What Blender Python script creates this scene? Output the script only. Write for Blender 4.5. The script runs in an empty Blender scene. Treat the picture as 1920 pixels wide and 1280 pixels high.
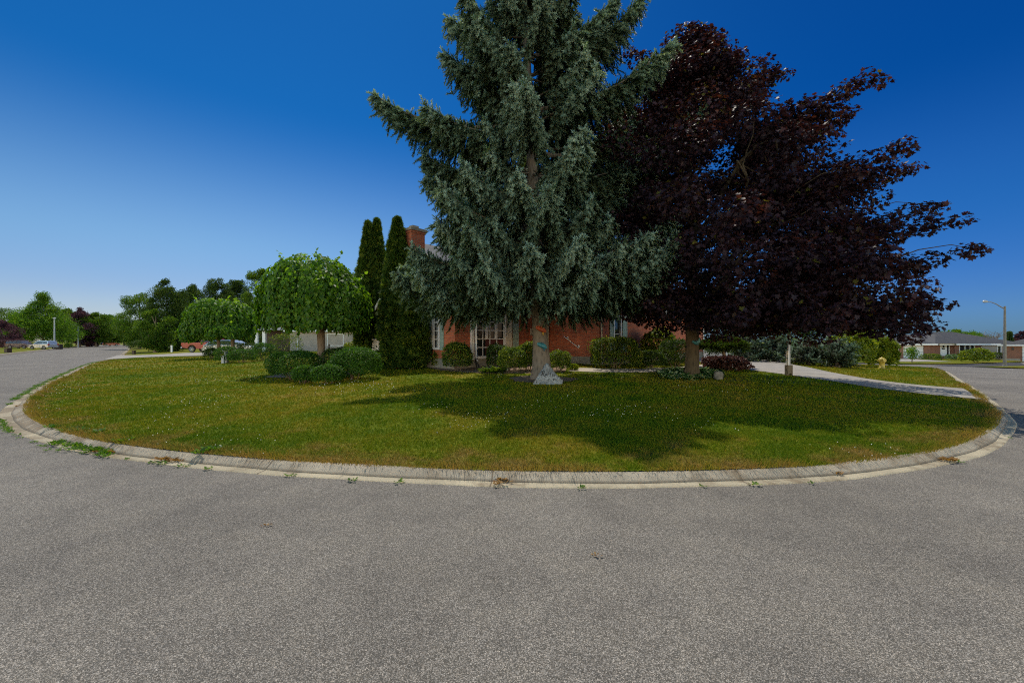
import bpy, math, random
import numpy as np
from mathutils import Matrix, Vector

C = bpy.context.scene.collection
R = math.radians
scene = bpy.context.scene
rng = np.random.default_rng(7)
random.seed(7)

# ------------------------------------------------------------------ camera, sky, sun, exposure
CAM_H = 1.75
cam = bpy.data.cameras.new('camera')
cam.sensor_width = 36.0
cam.lens = 15.0
cam.clip_start = 0.05
cam.clip_end = 5000
cam_ob = bpy.data.objects.new('camera', cam)
C.objects.link(cam_ob)
cam_ob.location = (0, 0, CAM_H)
cam_ob.rotation_euler = (R(90), 0, 0)
scene.camera = cam_ob

SUN_EL = R(62.8)
SUN_DIR = Vector((-0.22, 1.0, 0)).normalized()          # horizontal direction towards the sun
SUN_V = Vector((SUN_DIR.x * math.cos(SUN_EL), SUN_DIR.y * math.cos(SUN_EL), math.sin(SUN_EL)))
world = bpy.data.worlds.new('World')
scene.world = world
world.use_nodes = True
wn = world.node_tree
bg = wn.nodes['Background']
sky = wn.nodes.new('ShaderNodeTexSky')
sky.sky_type = 'NISHITA'
sky.sun_disc = False
sky.sun_elevation = SUN_EL
sky.sun_rotation = math.atan2(SUN_DIR.x, SUN_DIR.y)
sky.altitude = 200
sky.air_density = 1.0
sky.dust_density = 0.4
sky.ozone_density = 4.0
# the deep polarised blue overhead and the paler haze low on the left, by direction in the sky
hsv = wn.nodes.new('ShaderNodeHueSaturation')
hsv.inputs['Saturation'].default_value = 1.25
wn.links.new(sky.outputs[0], hsv.inputs['Color'])
tcw = wn.nodes.new('ShaderNodeTexCoord')
sxyz = wn.nodes.new('ShaderNodeSeparateXYZ')
wn.links.new(tcw.outputs['Generated'], sxyz.inputs[0])
def sky_ramp(stops):
    r = wn.nodes.new('ShaderNodeValToRGB')
    r.color_ramp.interpolation = 'EASE'
    while len(r.color_ramp.elements) < len(stops): r.color_ramp.elements.new(0.5)
    for e, (p_, c_) in zip(r.color_ramp.elements, stops):
        e.position = p_; e.color = (*c_, 1)
    wn.links.new(sxyz.outputs[2], r.inputs[0])
    return r.outputs[0]
SKY_L = sky_ramp([(0.0, (1.1, 1.1, 1.35)), (0.08, (1.28, 1.2, 1.38)), (0.20, (1.55, 1.5, 1.46)), (0.45, (0.15, 0.85, 1.24)), (0.65, (0.12, 0.78, 1.2)), (1.0, (0.3, 0.7, 1.0))])
SKY_R = sky_ramp([(0.0, (0.28, 0.55, 1.12)), (0.06, (0.32, 0.60, 1.18)), (0.25, (0.20, 0.66, 1.15)), (0.45, (0.03, 0.50, 0.98)), (0.65, (0.05, 0.5, 0.95)), (1.0, (0.3, 0.7, 1.0))])
mrw = wn.nodes.new('ShaderNodeMapRange')
mrw.interpolation_type = 'SMOOTHSTEP'
mrw.inputs['From Min'].default_value = -0.75
mrw.inputs['From Max'].default_value = 0.75
wn.links.new(sxyz.outputs[0], mrw.inputs['Value'])
mxw = wn.nodes.new('ShaderNodeMix'); mxw.data_type = 'RGBA'
wn.links.new(mrw.outputs[0], mxw.inputs[0]); wn.links.new(SKY_L, mxw.inputs[6]); wn.links.new(SKY_R, mxw.inputs[7])
mlw = wn.nodes.new('ShaderNodeMix'); mlw.data_type = 'RGBA'; mlw.blend_type = 'MULTIPLY'; mlw.clamp_result = False
mlw.inputs[0].default_value = 1.0
mrb = wn.nodes.new('ShaderNodeMapRange')                    # added fill: unseen low sky behind the camera, strongly brightened
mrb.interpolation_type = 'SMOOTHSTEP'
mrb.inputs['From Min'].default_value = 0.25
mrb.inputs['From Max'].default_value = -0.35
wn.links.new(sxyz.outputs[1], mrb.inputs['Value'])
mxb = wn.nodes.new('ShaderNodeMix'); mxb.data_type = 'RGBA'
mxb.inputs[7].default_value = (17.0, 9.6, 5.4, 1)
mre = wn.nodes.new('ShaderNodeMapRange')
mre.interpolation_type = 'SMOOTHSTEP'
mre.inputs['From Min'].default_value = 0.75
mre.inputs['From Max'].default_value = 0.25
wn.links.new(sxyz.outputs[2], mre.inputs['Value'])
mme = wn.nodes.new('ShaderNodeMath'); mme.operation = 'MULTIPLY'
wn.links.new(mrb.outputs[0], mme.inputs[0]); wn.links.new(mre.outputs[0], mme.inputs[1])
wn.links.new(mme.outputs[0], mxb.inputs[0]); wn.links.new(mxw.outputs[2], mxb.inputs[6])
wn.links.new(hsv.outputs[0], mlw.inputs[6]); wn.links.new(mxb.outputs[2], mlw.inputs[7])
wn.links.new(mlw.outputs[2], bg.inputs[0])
bg.inputs[1].default_value = 0.07

sun = bpy.data.lights.new('sun', 'SUN')
sun.energy = 3.9
sun.angle = R(0.45)
sun.color = (1.0, 0.93, 0.80)
sun_ob = bpy.data.objects.new('sun', sun)
C.objects.link(sun_ob)
sun_ob.rotation_euler = (-SUN_V).to_track_quat('-Z', 'Y').to_euler()
scene.view_settings.view_transform = 'Standard'
scene.view_settings.look = 'None'
scene.view_settings.exposure = 0.0
scene.view_settings.gamma = 1.0
scene.cycles.max_bounces = 6
scene.cycles.transparent_max_bounces = 4
scene.cycles.use_adaptive_sampling = True
scene.cycles.pixel_filter_type = 'BLACKMAN_HARRIS'
scene.cycles.filter_width = 1.1
scene.cycles.use_denoising = False

# ------------------------------------------------------------------ materials
def new_mat(name):
    m = bpy.data.materials.new(name)
    m.use_nodes = True
    nt = m.node_tree
    p = nt.nodes['Principled BSDF']
    return m, nt, p

def nd(nt, typ, **kw):
    n = nt.nodes.new(typ)
    for k, v in kw.items():
        if k in n.inputs:
            n.inputs[k].default_value = v
        else:
            setattr(n, k, v)
    return n

def ramp(nt, stops, fac):
    r = nt.nodes.new('ShaderNodeValToRGB')
    els = r.color_ramp.elements
    while len(els) < len(stops):
        els.new(0.5)
    for e, (pos, col) in zip(els, stops):
        e.position = pos
        e.color = (*col, 1) if len(col) == 3 else col
    nt.links.new(fac, r.inputs[0])
    return r.outputs[0]

def objco(nt):
    return nt.nodes.new('ShaderNodeTexCoord').outputs['Object']

def uvco(nt):
    return nt.nodes.new('ShaderNodeTexCoord').outputs['UV']

def worldco(nt):
    return nt.nodes.new('ShaderNodeNewGeometry').outputs['Position']

def noise(nt, co, scale, detail=4, rough=0.6):
    n = nd(nt, 'ShaderNodeTexNoise', Scale=scale, Detail=detail, Roughness=rough)
    nt.links.new(co, n.inputs['Vector'])
    return n.outputs['Fac']

def mixc(nt, fac, a, b, mode='MIX'):
    n = nt.nodes.new('ShaderNodeMix')
    n.data_type = 'RGBA'
    n.blend_type = mode
    for sock, val in ((n.inputs[0], fac), (n.inputs[6], a), (n.inputs[7], b)):
        if hasattr(val, 'is_linked') or isinstance(val, bpy.types.NodeSocket):
            nt.links.new(val, sock)
        elif isinstance(val, (int, float)):
            sock.default_value = val
        else:
            sock.default_value = (*val, 1)
    return n.outputs[2]

def math_n(nt, op, a, b=0.0, clamp=False):
    n = nt.nodes.new('ShaderNodeMath')
    n.operation = op
    n.use_clamp = clamp
    for i, val in enumerate((a, b)):
        if isinstance(val, bpy.types.NodeSocket):
            nt.links.new(val, n.inputs[i])
        else:
            n.inputs[i].default_value = val
    return n.outputs[0]

def bump(nt, p, h, strength=0.5, dist=0.01):
    b = nd(nt, 'ShaderNodeBump', Strength=strength, Distance=dist)
    nt.links.new(h, b.inputs['Height'])
    nt.links.new(b.outputs[0], p.inputs['Normal'])

def plain(name, col, rough=0.6, metal=0.0, var=0.12, scale=6.0):
    m, nt, p = new_mat(name)
    f = noise(nt, objco(nt), scale, 5)
    a = tuple(c * (1 - var) for c in col)
    b = tuple(min(1, c * (1 + var)) for c in col)
    nt.links.new(ramp(nt, [(0.3, a), (0.7, b)], f), p.inputs['Base Color'])
    p.inputs['Roughness'].default_value = rough
    p.inputs['Metallic'].default_value = metal
    return m

def leaf_mat(name, stops, transl=0.3, tcol=None, rough=0.6, spec=0.18):
    """foliage: colour by a per-leaf tone attribute, with light coming through the leaf"""
    m, nt, p = new_mat(name)
    at = nt.nodes.new('ShaderNodeAttribute')
    at.attribute_name = 'tone'
    col = ramp(nt, stops, at.outputs['Fac'])
    nt.links.new(col, p.inputs['Base Color'])
    p.inputs['Roughness'].default_value = rough
    p.inputs['Specular IOR Level'].default_value = spec
    t = nt.nodes.new('ShaderNodeBsdfTranslucent')
    if tcol is None:
        nt.links.new(mixc(nt, 1.0, col, (2.0, 1.9, 0.6), 'MULTIPLY'), t.inputs[0])
    else:
        nt.links.new(ramp(nt, tcol, at.outputs['Fac']), t.inputs[0])
    ms = nt.nodes.new('ShaderNodeMixShader')
    ms.inputs[0].default_value = transl
    nt.links.new(p.outputs[0], ms.inputs[1])
    nt.links.new(t.outputs[0], ms.inputs[2])
    nt.links.new(ms.outputs[0], nt.nodes['Material Output'].inputs[0])
    return m

def asphalt_mat(name, dark, light, patch=0.25):
    m, nt, p = new_mat(name)
    co = objco(nt)
    v = nd(nt, 'ShaderNodeTexVoronoi', Scale=200.0)
    nt.links.new(co, v.inputs['Vector'])
    sep = nt.nodes.new('ShaderNodeSeparateColor')
    nt.links.new(v.outputs['Color'], sep.inputs[0])
    stone = ramp(nt, [(0.0, tuple(c * 0.7 for c in dark)), (0.42, dark), (0.70, tuple((a + b) / 2 for a, b in zip(dark, light))),
                      (0.92, light), (1.0, tuple(min(1, c * 1.5) for c in light))], sep.outputs[0])
    v2 = nd(nt, 'ShaderNodeTexVoronoi', Scale=150.0)
    nt.links.new(co, v2.inputs['Vector'])
    sep2 = nt.nodes.new('ShaderNodeSeparateColor')
    nt.links.new(v2.outputs['Color'], sep2.inputs[0])
    tint = ramp(nt, [(0.0, (0.92, 0.91, 0.91)), (0.5, (1.0, 0.97, 0.94)), (1.0, (1.10, 1.02, 0.94))], sep2.outputs[1])
    col = mixc(nt, 1.0, stone, tint, 'MULTIPLY')
    big = noise(nt, co, 0.35, 6, 0.65)
    g = ramp(nt, [(0.3, (1 - patch, 1 - patch, 1 - patch)), (0.7, (1 + patch * .6, 1 + patch * .6, 1 + patch * .55))], big)
    col = mixc(nt, 1.0, col, g, 'MULTIPLY')
    md = noise(nt, co, 1.7, 6, 0.7)
    g2 = ramp(nt, [(0.32, (0.84, 0.84, 0.85)), (0.5, (1, 1, 1)), (0.7, (1.1, 1.09, 1.06))], md)
    col = mixc(nt, 1.0, col, g2, 'MULTIPLY')
    nt.links.new(col, p.inputs['Base Color'])
    p.inputs['Roughness'].default_value = 0.85
    p.inputs['Specular IOR Level'].default_value = 0.25
    bump(nt, p, v.outputs['Distance'], 0.55, -0.004)
    return m

def concrete_mat(name, col, joint=None):
    m, nt, p = new_mat(name)
    co = worldco(nt)
    f = noise(nt, co, 1.3, 6, 0.7)
    a = ramp(nt, [(0.3, tuple(c * 0.68 for c in col)), (0.55, col), (0.75, tuple(min(1, c * 1.14) for c in col))], f)
    s = noise(nt, co, 75, 3, 0.7)
    sp = ramp(nt, [(0.3, (0.62, 0.62, 0.62)), (0.5, (1, 1, 1)), (0.7, (1.25, 1.25, 1.22))], s)
    c2 = mixc(nt, 1.0, a, sp, 'MULTIPLY')
    if joint:
        sx = nt.nodes.new('ShaderNodeSeparateXYZ')
        nt.links.new(uvco(nt), sx.inputs[0])
        fr = math_n(nt, 'FRACT', math_n(nt, 'MULTIPLY', sx.outputs[0], 1.0 / joint))
        j = math_n(nt, 'LESS_THAN', fr, 0.006)
        c2 = mixc(nt, j, c2, (0.14, 0.11, 0.075))
    if joint:
        dn = noise(nt, co, 0.9, 7, 0.75)
        wx = nt.nodes.new('ShaderNodeSeparateXYZ')
        nt.links.new(co, wx.inputs[0])
        worn = nt.nodes.new('ShaderNodeMapRange')          # the old broken length at the left bend
        worn.inputs['From Min'].default_value = -6.0
        worn.inputs['From Max'].default_value = -10.0
        worn.inputs['To Max'].default_value = 0.10
        nt.links.new(wx.outputs[0], worn.inputs['Value'])
        dn = math_n(nt, 'ADD', dn, worn.outputs[0])
        dm = ramp(nt, [(0.52, (0, 0, 0)), (0.64, (0.8, 0.8, 0.8))], dn)
        c2 = mixc(nt, dm, c2, (0.17, 0.125, 0.075))
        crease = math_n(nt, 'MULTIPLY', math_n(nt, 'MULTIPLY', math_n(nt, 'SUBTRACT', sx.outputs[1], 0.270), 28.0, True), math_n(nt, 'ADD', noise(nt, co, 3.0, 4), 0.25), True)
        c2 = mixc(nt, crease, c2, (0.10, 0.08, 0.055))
    nt.links.new(c2, p.inputs['Base Color'])
    p.inputs['Roughness'].default_value = 0.9
    bump(nt, p, s, 0.5, 0.006)
    return m

def brick_mat(name, c1, c2, mortar, bw=0.21, bh=0.072):
    m, nt, p = new_mat(name)
    b = nd(nt, 'ShaderNodeTexBrick', Scale=1.0)
    b.inputs['Color1'].default_value = (*c1, 1)
    b.inputs['Color2'].default_value = (*c2, 1)
    b.inputs['Mortar'].default_value = (*mortar, 1)
    b.inputs['Mortar Size'].default_value = 0.007
    b.inputs['Brick Width'].default_value = bw
    b.inputs['Row Height'].default_value = bh
    b.inputs['Bias'].default_value = -0.1
    nt.links.new(uvco(nt), b.inputs['Vector'])
    f = noise(nt, uvco(nt), 1.1, 5)
    st = ramp(nt, [(0.3, (0.78, 0.78, 0.78)), (0.7, (1.12, 1.1, 1.08))], f)
    nt.links.new(mixc(nt, 1.0, b.outputs['Color'], st, 'MULTIPLY'), p.inputs['Base Color'])
    p.inputs['Roughness'].default_value = 0.85
    bump(nt, p, b.outputs['Fac'], 0.6, -0.008)
    return m

def shingle_mat(name, col):
    m, nt, p = new_mat(name)
    b = nd(nt, 'ShaderNodeTexBrick', Scale=1.0)
    b.inputs['Color1'].default_value = (*[c * 0.75 for c in col], 1)
    b.inputs['Color2'].default_value = (*[c * 1.2 for c in col], 1)
    b.inputs['Mortar'].default_value = (*[c * 0.35 for c in col], 1)
    b.inputs['Mortar Size'].default_value = 0.008
    b.inputs['Brick Width'].default_value = 0.30
    b.inputs['Row Height'].default_value = 0.14
    nt.links.new(uvco(nt), b.inputs['Vector'])
    f = noise(nt, uvco(nt), 0.8, 6)
    st = ramp(nt, [(0.3, (0.8, 0.8, 0.8)), (0.7, (1.15, 1.15, 1.15))], f)
    nt.links.new(mixc(nt, 1.0, b.outputs['Color'], st, 'MULTIPLY'), p.inputs['Base Color'])
    p.inputs['Roughness'].default_value = 0.7
    return m

def siding_mat(name, col, row=0.12):
    m, nt, p = new_mat(name)
    sx = nt.nodes.new('ShaderNodeSeparateXYZ')
    nt.links.new(uvco(nt), sx.inputs[0])
    fr = math_n(nt, 'FRACT', math_n(nt, 'MULTIPLY', sx.outputs[1], 1.0 / row))
    j = math_n(nt, 'LESS_THAN', fr, 0.14)
    nt.links.new(mixc(nt, j, col, tuple(c * 0.45 for c in col)), p.inputs['Base Color'])
    p.inputs['Roughness'].default_value = 0.6
    bump(nt, p, fr, 0.4, 0.02)
    return m

def bark_mat(name, c1, c2, sx=14.0, sz=3.0):
    m, nt, p = new_mat(name)
    mp = nt.nodes.new('ShaderNodeMapping')
    mp.inputs['Scale'].default_value = (sx, sx, sz)
    nt.links.new(objco(nt), mp.inputs[0])
    v = nd(nt, 'ShaderNodeTexVoronoi', Scale=1.0)
    nt.links.new(mp.outputs[0], v.inputs['Vector'])
    f = noise(nt, mp.outputs[0], 1.5, 6, 0.7)
    a = math_n(nt, 'MULTIPLY', math_n(nt, 'ADD', v.outputs['Distance'], f), 0.62)
    nt.links.new(ramp(nt, [(0.25, c2), (0.5, c1), (0.75, tuple(min(1, c * 1.3) for c in c1))], a), p.inputs['Base Color'])
    p.inputs['Roughness'].default_value = 0.95
    bump(nt, p, a, 0.9, 0.04)
    return m

def grass_mat(name, blades=False):
    m, nt, p = new_mat(name)
    co = worldco(nt)
    big = noise(nt, co, 0.22, 4, 0.6)
    mid = noise(nt, co, 1.1, 5, 0.7)
    f = math_n(nt, 'ADD', math_n(nt, 'MULTIPLY', big, 0.55), math_n(nt, 'MULTIPLY', mid, 0.45))
    col = ramp(nt, [(0.36, (0.055, 0.120, 0.005)), (0.47, (0.130, 0.165, 0.008)), (0.56, (0.200, 0.180, 0.014)), (0.68, (0.27, 0.19, 0.045))], f)
    dr = nt.nodes.new('ShaderNodeAttribute')
    dr.attribute_name = 'dry'
    dm = math_n(nt, 'MULTIPLY', math_n(nt, 'ADD', mid, math_n(nt, 'MULTIPLY', dr.outputs['Fac'], 0.27)), 1.0)
    col = mixc(nt, ramp(nt, [(0.62, (0, 0, 0)), (0.82, (0.9, 0.9, 0.9))], dm), col, (0.25, 0.17, 0.055))
    if blades:
        at = nt.nodes.new('ShaderNodeAttribute')
        at.attribute_name = 'tone'
        tint = ramp(nt, [(0.0, (0.6, 0.85, 0.6)), (0.5, (1.0, 1.0, 1.0)), (0.85, (1.4, 1.15, 1.0)), (1.0, (2.2, 1.6, 2.4))], at.outputs['Fac'])
        col = mixc(nt, 1.0, col, tint, 'MULTIPLY')
        t = nt.nodes.new('ShaderNodeBsdfTranslucent')
        nt.links.new(mixc(nt, 1.0, col, (1.3, 1.3, 0.7), 'MULTIPLY'), t.inputs[0])
        ms = nt.nodes.new('ShaderNodeMixShader')
        ms.inputs[0].default_value = 0.35
        nt.links.new(p.outputs[0], ms.inputs[1])
        nt.links.new(t.outputs[0], ms.inputs[2])
        nt.links.new(ms.outputs[0], nt.nodes['Material Output'].inputs[0])
    else:
        fine = noise(nt, co, 45, 3, 0.7)
        sp = ramp(nt, [(0.3, (0.45, 0.5, 0.45)), (0.6, (1.1, 1.05, 1.0))], fine)
        col = mixc(nt, 1.0, col, sp, 'MULTIPLY')
        bump(nt, p, fine, 0.8, 0.03)
    nt.links.new(col, p.inputs['Base Color'])
    p.inputs['Roughness'].default_value = 0.75
    p.inputs['Specular IOR Level'].default_value = 0.06
    return m

def glass_mat(name, col=(0.015, 0.018, 0.02)):
    m, nt, p = new_mat(name)
    f = noise(nt, objco(nt), 1.2, 2)
    nt.links.new(ramp(nt, [(0.3, col), (0.7, tuple(c * 2 for c in col))], f), p.inputs['Base Color'])
    p.inputs['Roughness'].default_value = 0.04
    p.inputs['Specular IOR Level'].default_value = 0.8
    return m

M = {}
M['asphalt'] = asphalt_mat('weathered_asphalt', (0.108, 0.102, 0.090), (0.335, 0.313, 0.283))
M['asphalt_dark'] = asphalt_mat('fresh_asphalt', (0.035, 0.035, 0.04), (0.09, 0.09, 0.095))
M['drive'] = concrete_mat('driveway_surface', (0.33, 0.30, 0.26))
M['kerb'] = concrete_mat('kerb_concrete', (0.345, 0.30, 0.23), joint=3.1)
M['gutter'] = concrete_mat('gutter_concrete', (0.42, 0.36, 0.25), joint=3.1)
M['path'] = concrete_mat('path_concrete', (0.42, 0.36, 0.29))
M['foundation'] = concrete_mat('foundation_concrete', (0.33, 0.30, 0.24))
M['lawn'] = grass_mat('mown_lawn')
M['blade'] = grass_mat('grass_blade', True)
M['soil'] = plain('garden_soil', (0.17, 0.105, 0.06), 0.95, 0, 0.45, 9)
M['brick'] = brick_mat('red_brick', (0.56, 0.145, 0.06), (0.33, 0.075, 0.036), (0.34, 0.22, 0.16))
M['brick_brown'] = brick_mat('brown_brick', (0.30, 0.12, 0.07), (0.17, 0.07, 0.05), (0.24, 0.18, 0.14))
M['brick_pale'] = brick_mat('pale_brick', (0.42, 0.37, 0.32), (0.34, 0.30, 0.26), (0.38, 0.36, 0.33))
M['shingle'] = shingle_mat('grey_shingle', (0.13, 0.14, 0.165))
M['shingle_dark'] = shingle_mat('dark_shingle', (0.05, 0.05, 0.052))
M['white'] = plain('white_paint', (0.80, 0.81, 0.82), 0.45, 0, 0.05)
M['cream'] = plain('cream_paint', (0.62, 0.58, 0.48), 0.5, 0, 0.06)
M['shutter'] = siding_mat('pale_green_shutter', (0.33, 0.46, 0.42), 0.06)
M['siding'] = siding_mat('grey_siding', (0.32, 0.31, 0.28))
M['garage'] = siding_mat('garage_door_white', (0.7, 0.72, 0.75), 0.53)
M['glass'] = glass_mat('window_glass')
M['dim_glass'] = glass_mat('dim_window_glass')
M['dim_glass'].node_tree.nodes['Principled BSDF'].inputs['Specular IOR Level'].default_value = 0.12
M['black'] = plain('black_plastic', (0.02, 0.02, 0.02), 0.5)
M['dark_brown'] = plain('dark_brown_paint', (0.05, 0.03, 0.02), 0.6)
M['grey_post'] = plain('grey_steel', (0.36, 0.40, 0.44), 0.45, 0.2)
M['lamp_pole'] = plain('weathered_pole', (0.20, 0.185, 0.16), 0.75, 0, 0.25, 3)
M['wood'] = bark_mat('weathered_wood', (0.13, 0.11, 0.08), (0.05, 0.04, 0.03), 20, 2)
M['spruce_bark'] = bark_mat('spruce_bark', (0.135, 0.112, 0.088), (0.025, 0.02, 0.016), 11, 4)
M['maple_bark'] = bark_mat('maple_bark', (0.065, 0.05, 0.03), (0.02, 0.016, 0.011), 16, 3)
M['bark'] = bark_mat('brown_bark', (0.16, 0.12, 0.085), (0.06, 0.045, 0.03), 14, 3)
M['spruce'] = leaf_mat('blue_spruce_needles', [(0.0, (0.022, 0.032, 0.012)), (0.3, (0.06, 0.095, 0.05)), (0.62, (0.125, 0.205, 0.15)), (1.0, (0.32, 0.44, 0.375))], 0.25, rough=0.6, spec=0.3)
M['maple'] = leaf_mat('purple_maple_leaf', [(0.0, (0.014, 0.010, 0.015)), (0.5, (0.027, 0.017, 0.026)), (0.9, (0.05, 0.024, 0.030)), (1.0, (0.08, 0.08, 0.015))], 0.28,
                      tcol=[(0.0, (0.018, 0.006, 0.006)), (0.5, (0.05, 0.012, 0.008)), (0.85, (0.15, 0.036, 0.012)), (1.0, (0.26, 0.21, 0.02))], rough=0.5, spec=0.16)
M['mulberry'] = leaf_mat('mulberry_leaf', [(0.0, (0.035, 0.095, 0.008)), (0.5, (0.07, 0.165, 0.012)), (1.0, (0.17, 0.29, 0.022))], 0.48, rough=0.5, spec=0.3)
M['cedar'] = leaf_mat('cedar_spray', [(0.0, (0.026, 0.055, 0.008)), (0.6, (0.05, 0.095, 0.012)), (1.0, (0.14, 0.18, 0.02))], 0.35, rough=0.6)
M['boxwood'] = leaf_mat('clipped_yew_leaf', [(0.0, (0.02, 0.06, 0.006)), (0.6, (0.038, 0.105, 0.010)), (1.0, (0.08, 0.17, 0.014))], 0.32, rough=0.5)
M['lime'] = leaf_mat('yellow_green_leaf', [(0.0, (0.06, 0.10, 0.010)), (0.5, (0.12, 0.17, 0.012)), (1.0, (0.24, 0.27, 0.03))], 0.4, rough=0.5)
M['privet'] = leaf_mat('gold_tipped_leaf', [(0.0, (0.03, 0.065, 0.010)), (0.6, (0.075, 0.13, 0.014)), (1.0, (0.26, 0.28, 0.04))], 0.4, rough=0.5)
M['green'] = leaf_mat('green_tree_leaf', [(0.0, (0.03, 0.07, 0.008)), (0.5, (0.06, 0.125, 0.012)), (1.0, (0.13, 0.20, 0.016))], 0.42, rough=0.5)
M['bright'] = leaf_mat('bright_tree_leaf', [(0.0, (0.04, 0.10, 0.010)), (0.5, (0.07, 0.16, 0.014)), (1.0, (0.15, 0.24, 0.02))], 0.42, rough=0.5)
M['dark'] = leaf_mat('dark_evergreen_leaf', [(0.0, (0.018, 0.042, 0.010)), (0.5, (0.034, 0.07, 0.012)), (1.0, (0.08, 0.125, 0.02))], 0.3, rough=0.6)
M['purple'] = leaf_mat('distant_purple_leaf', [(0.0, (0.03, 0.016, 0.024)), (0.5, (0.06, 0.03, 0.045)), (1.0, (0.12, 0.07, 0.095))], 0.3, tcol=[(0, (0.08, 0.02, 0.03)), (1, (0.2, 0.08, 0.08))])
M['hosta'] = leaf_mat('variegated_leaf', [(0.0, (0.03, 0.08, 0.02)), (0.6, (0.06, 0.13, 0.04)), (0.85, (0.3, 0.38, 0.22)), (1.0, (0.5, 0.55, 0.4))], 0.3)
M['redshrub'] = leaf_mat('dark_red_leaf', [(0.0, (0.03, 0.012, 0.012)), (0.6, (0.05, 0.02, 0.018)), (1.0, (0.14, 0.09, 0.08))], 0.25, tcol=[(0, (0.08, 0.02, 0.02)), (1, (0.16, 0.06, 0.05))])
M['drygrass'] = leaf_mat('dry_leaf', [(0.0, (0.16, 0.08, 0.03)), (1.0, (0.36, 0.22, 0.08))], 0.2)
M['flower'] = plain('clover_white', (0.75, 0.74, 0.66), 0.7, 0, 0.05)
M['yellow'] = plain('hydrant_yellow', (0.46, 0.35, 0.06), 0.5, 0, 0.2, 9)

# ------------------------------------------------------------------ object helpers
def tag(o, label=None, cat=None, group=None, kind=None):
    if label: o['label'] = label
    if cat: o['category'] = cat
    if group: o['group'] = group
    if kind: o['kind'] = kind
    return o

def thing(name, loc, label, cat, group=None):
    o = bpy.data.objects.new(name, None)
    o.empty_display_size = 0.3
    C.objects.link(o)
    o.location = loc
    return tag(o, label, cat, group)

def origin(o):
    v = Vector((0, 0, 0))
    while o is not None:
        v = v + o.location
        o = o.parent
    return v

def link(name, me, mat, parent):
    ob = bpy.data.objects.new(name, me)
    C.objects.link(ob)
    for mm in (mat if isinstance(mat, (list, tuple)) else [mat]):
        me.materials.append(mm)
    if parent is not None:
        ob.parent = parent
    return ob

def npmesh(name, V, F, mat, parent=None, tone=None, smooth=False, normals=None):
    """one mesh from numpy arrays; V in world coordinates"""
    V = np.asarray(V, dtype=np.float32)
    if parent is not None:
        V = V - np.array(origin(parent), dtype=np.float32)
    F = np.asarray(F, dtype=np.int32)
    me = bpy.data.meshes.new(name)
    n, k = F.shape
    me.vertices.add(len(V))
    me.vertices.foreach_set('co', V.ravel())
    me.loops.add(n * k)
    me.loops.foreach_set('vertex_index', F.ravel())
    me.polygons.add(n)
    me.polygons.foreach_set('loop_start', np.arange(0, n * k, k, dtype=np.int32))
    if smooth:
        me.polygons.foreach_set('use_smooth', np.ones(n, dtype=bool))
    me.update(calc_edges=True)
    if tone is not None:
        a = me.attributes.new('tone', 'FLOAT', 'POINT')
        a.data.foreach_set('value', np.asarray(tone, dtype=np.float32))
    if normals is not None:
        me.polygons.foreach_set('use_smooth', np.ones(n, dtype=bool))
        me.normals_split_custom_set_from_vertices(np.asarray(normals, dtype=np.float32))
    return link(name, me, mat, parent)

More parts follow.
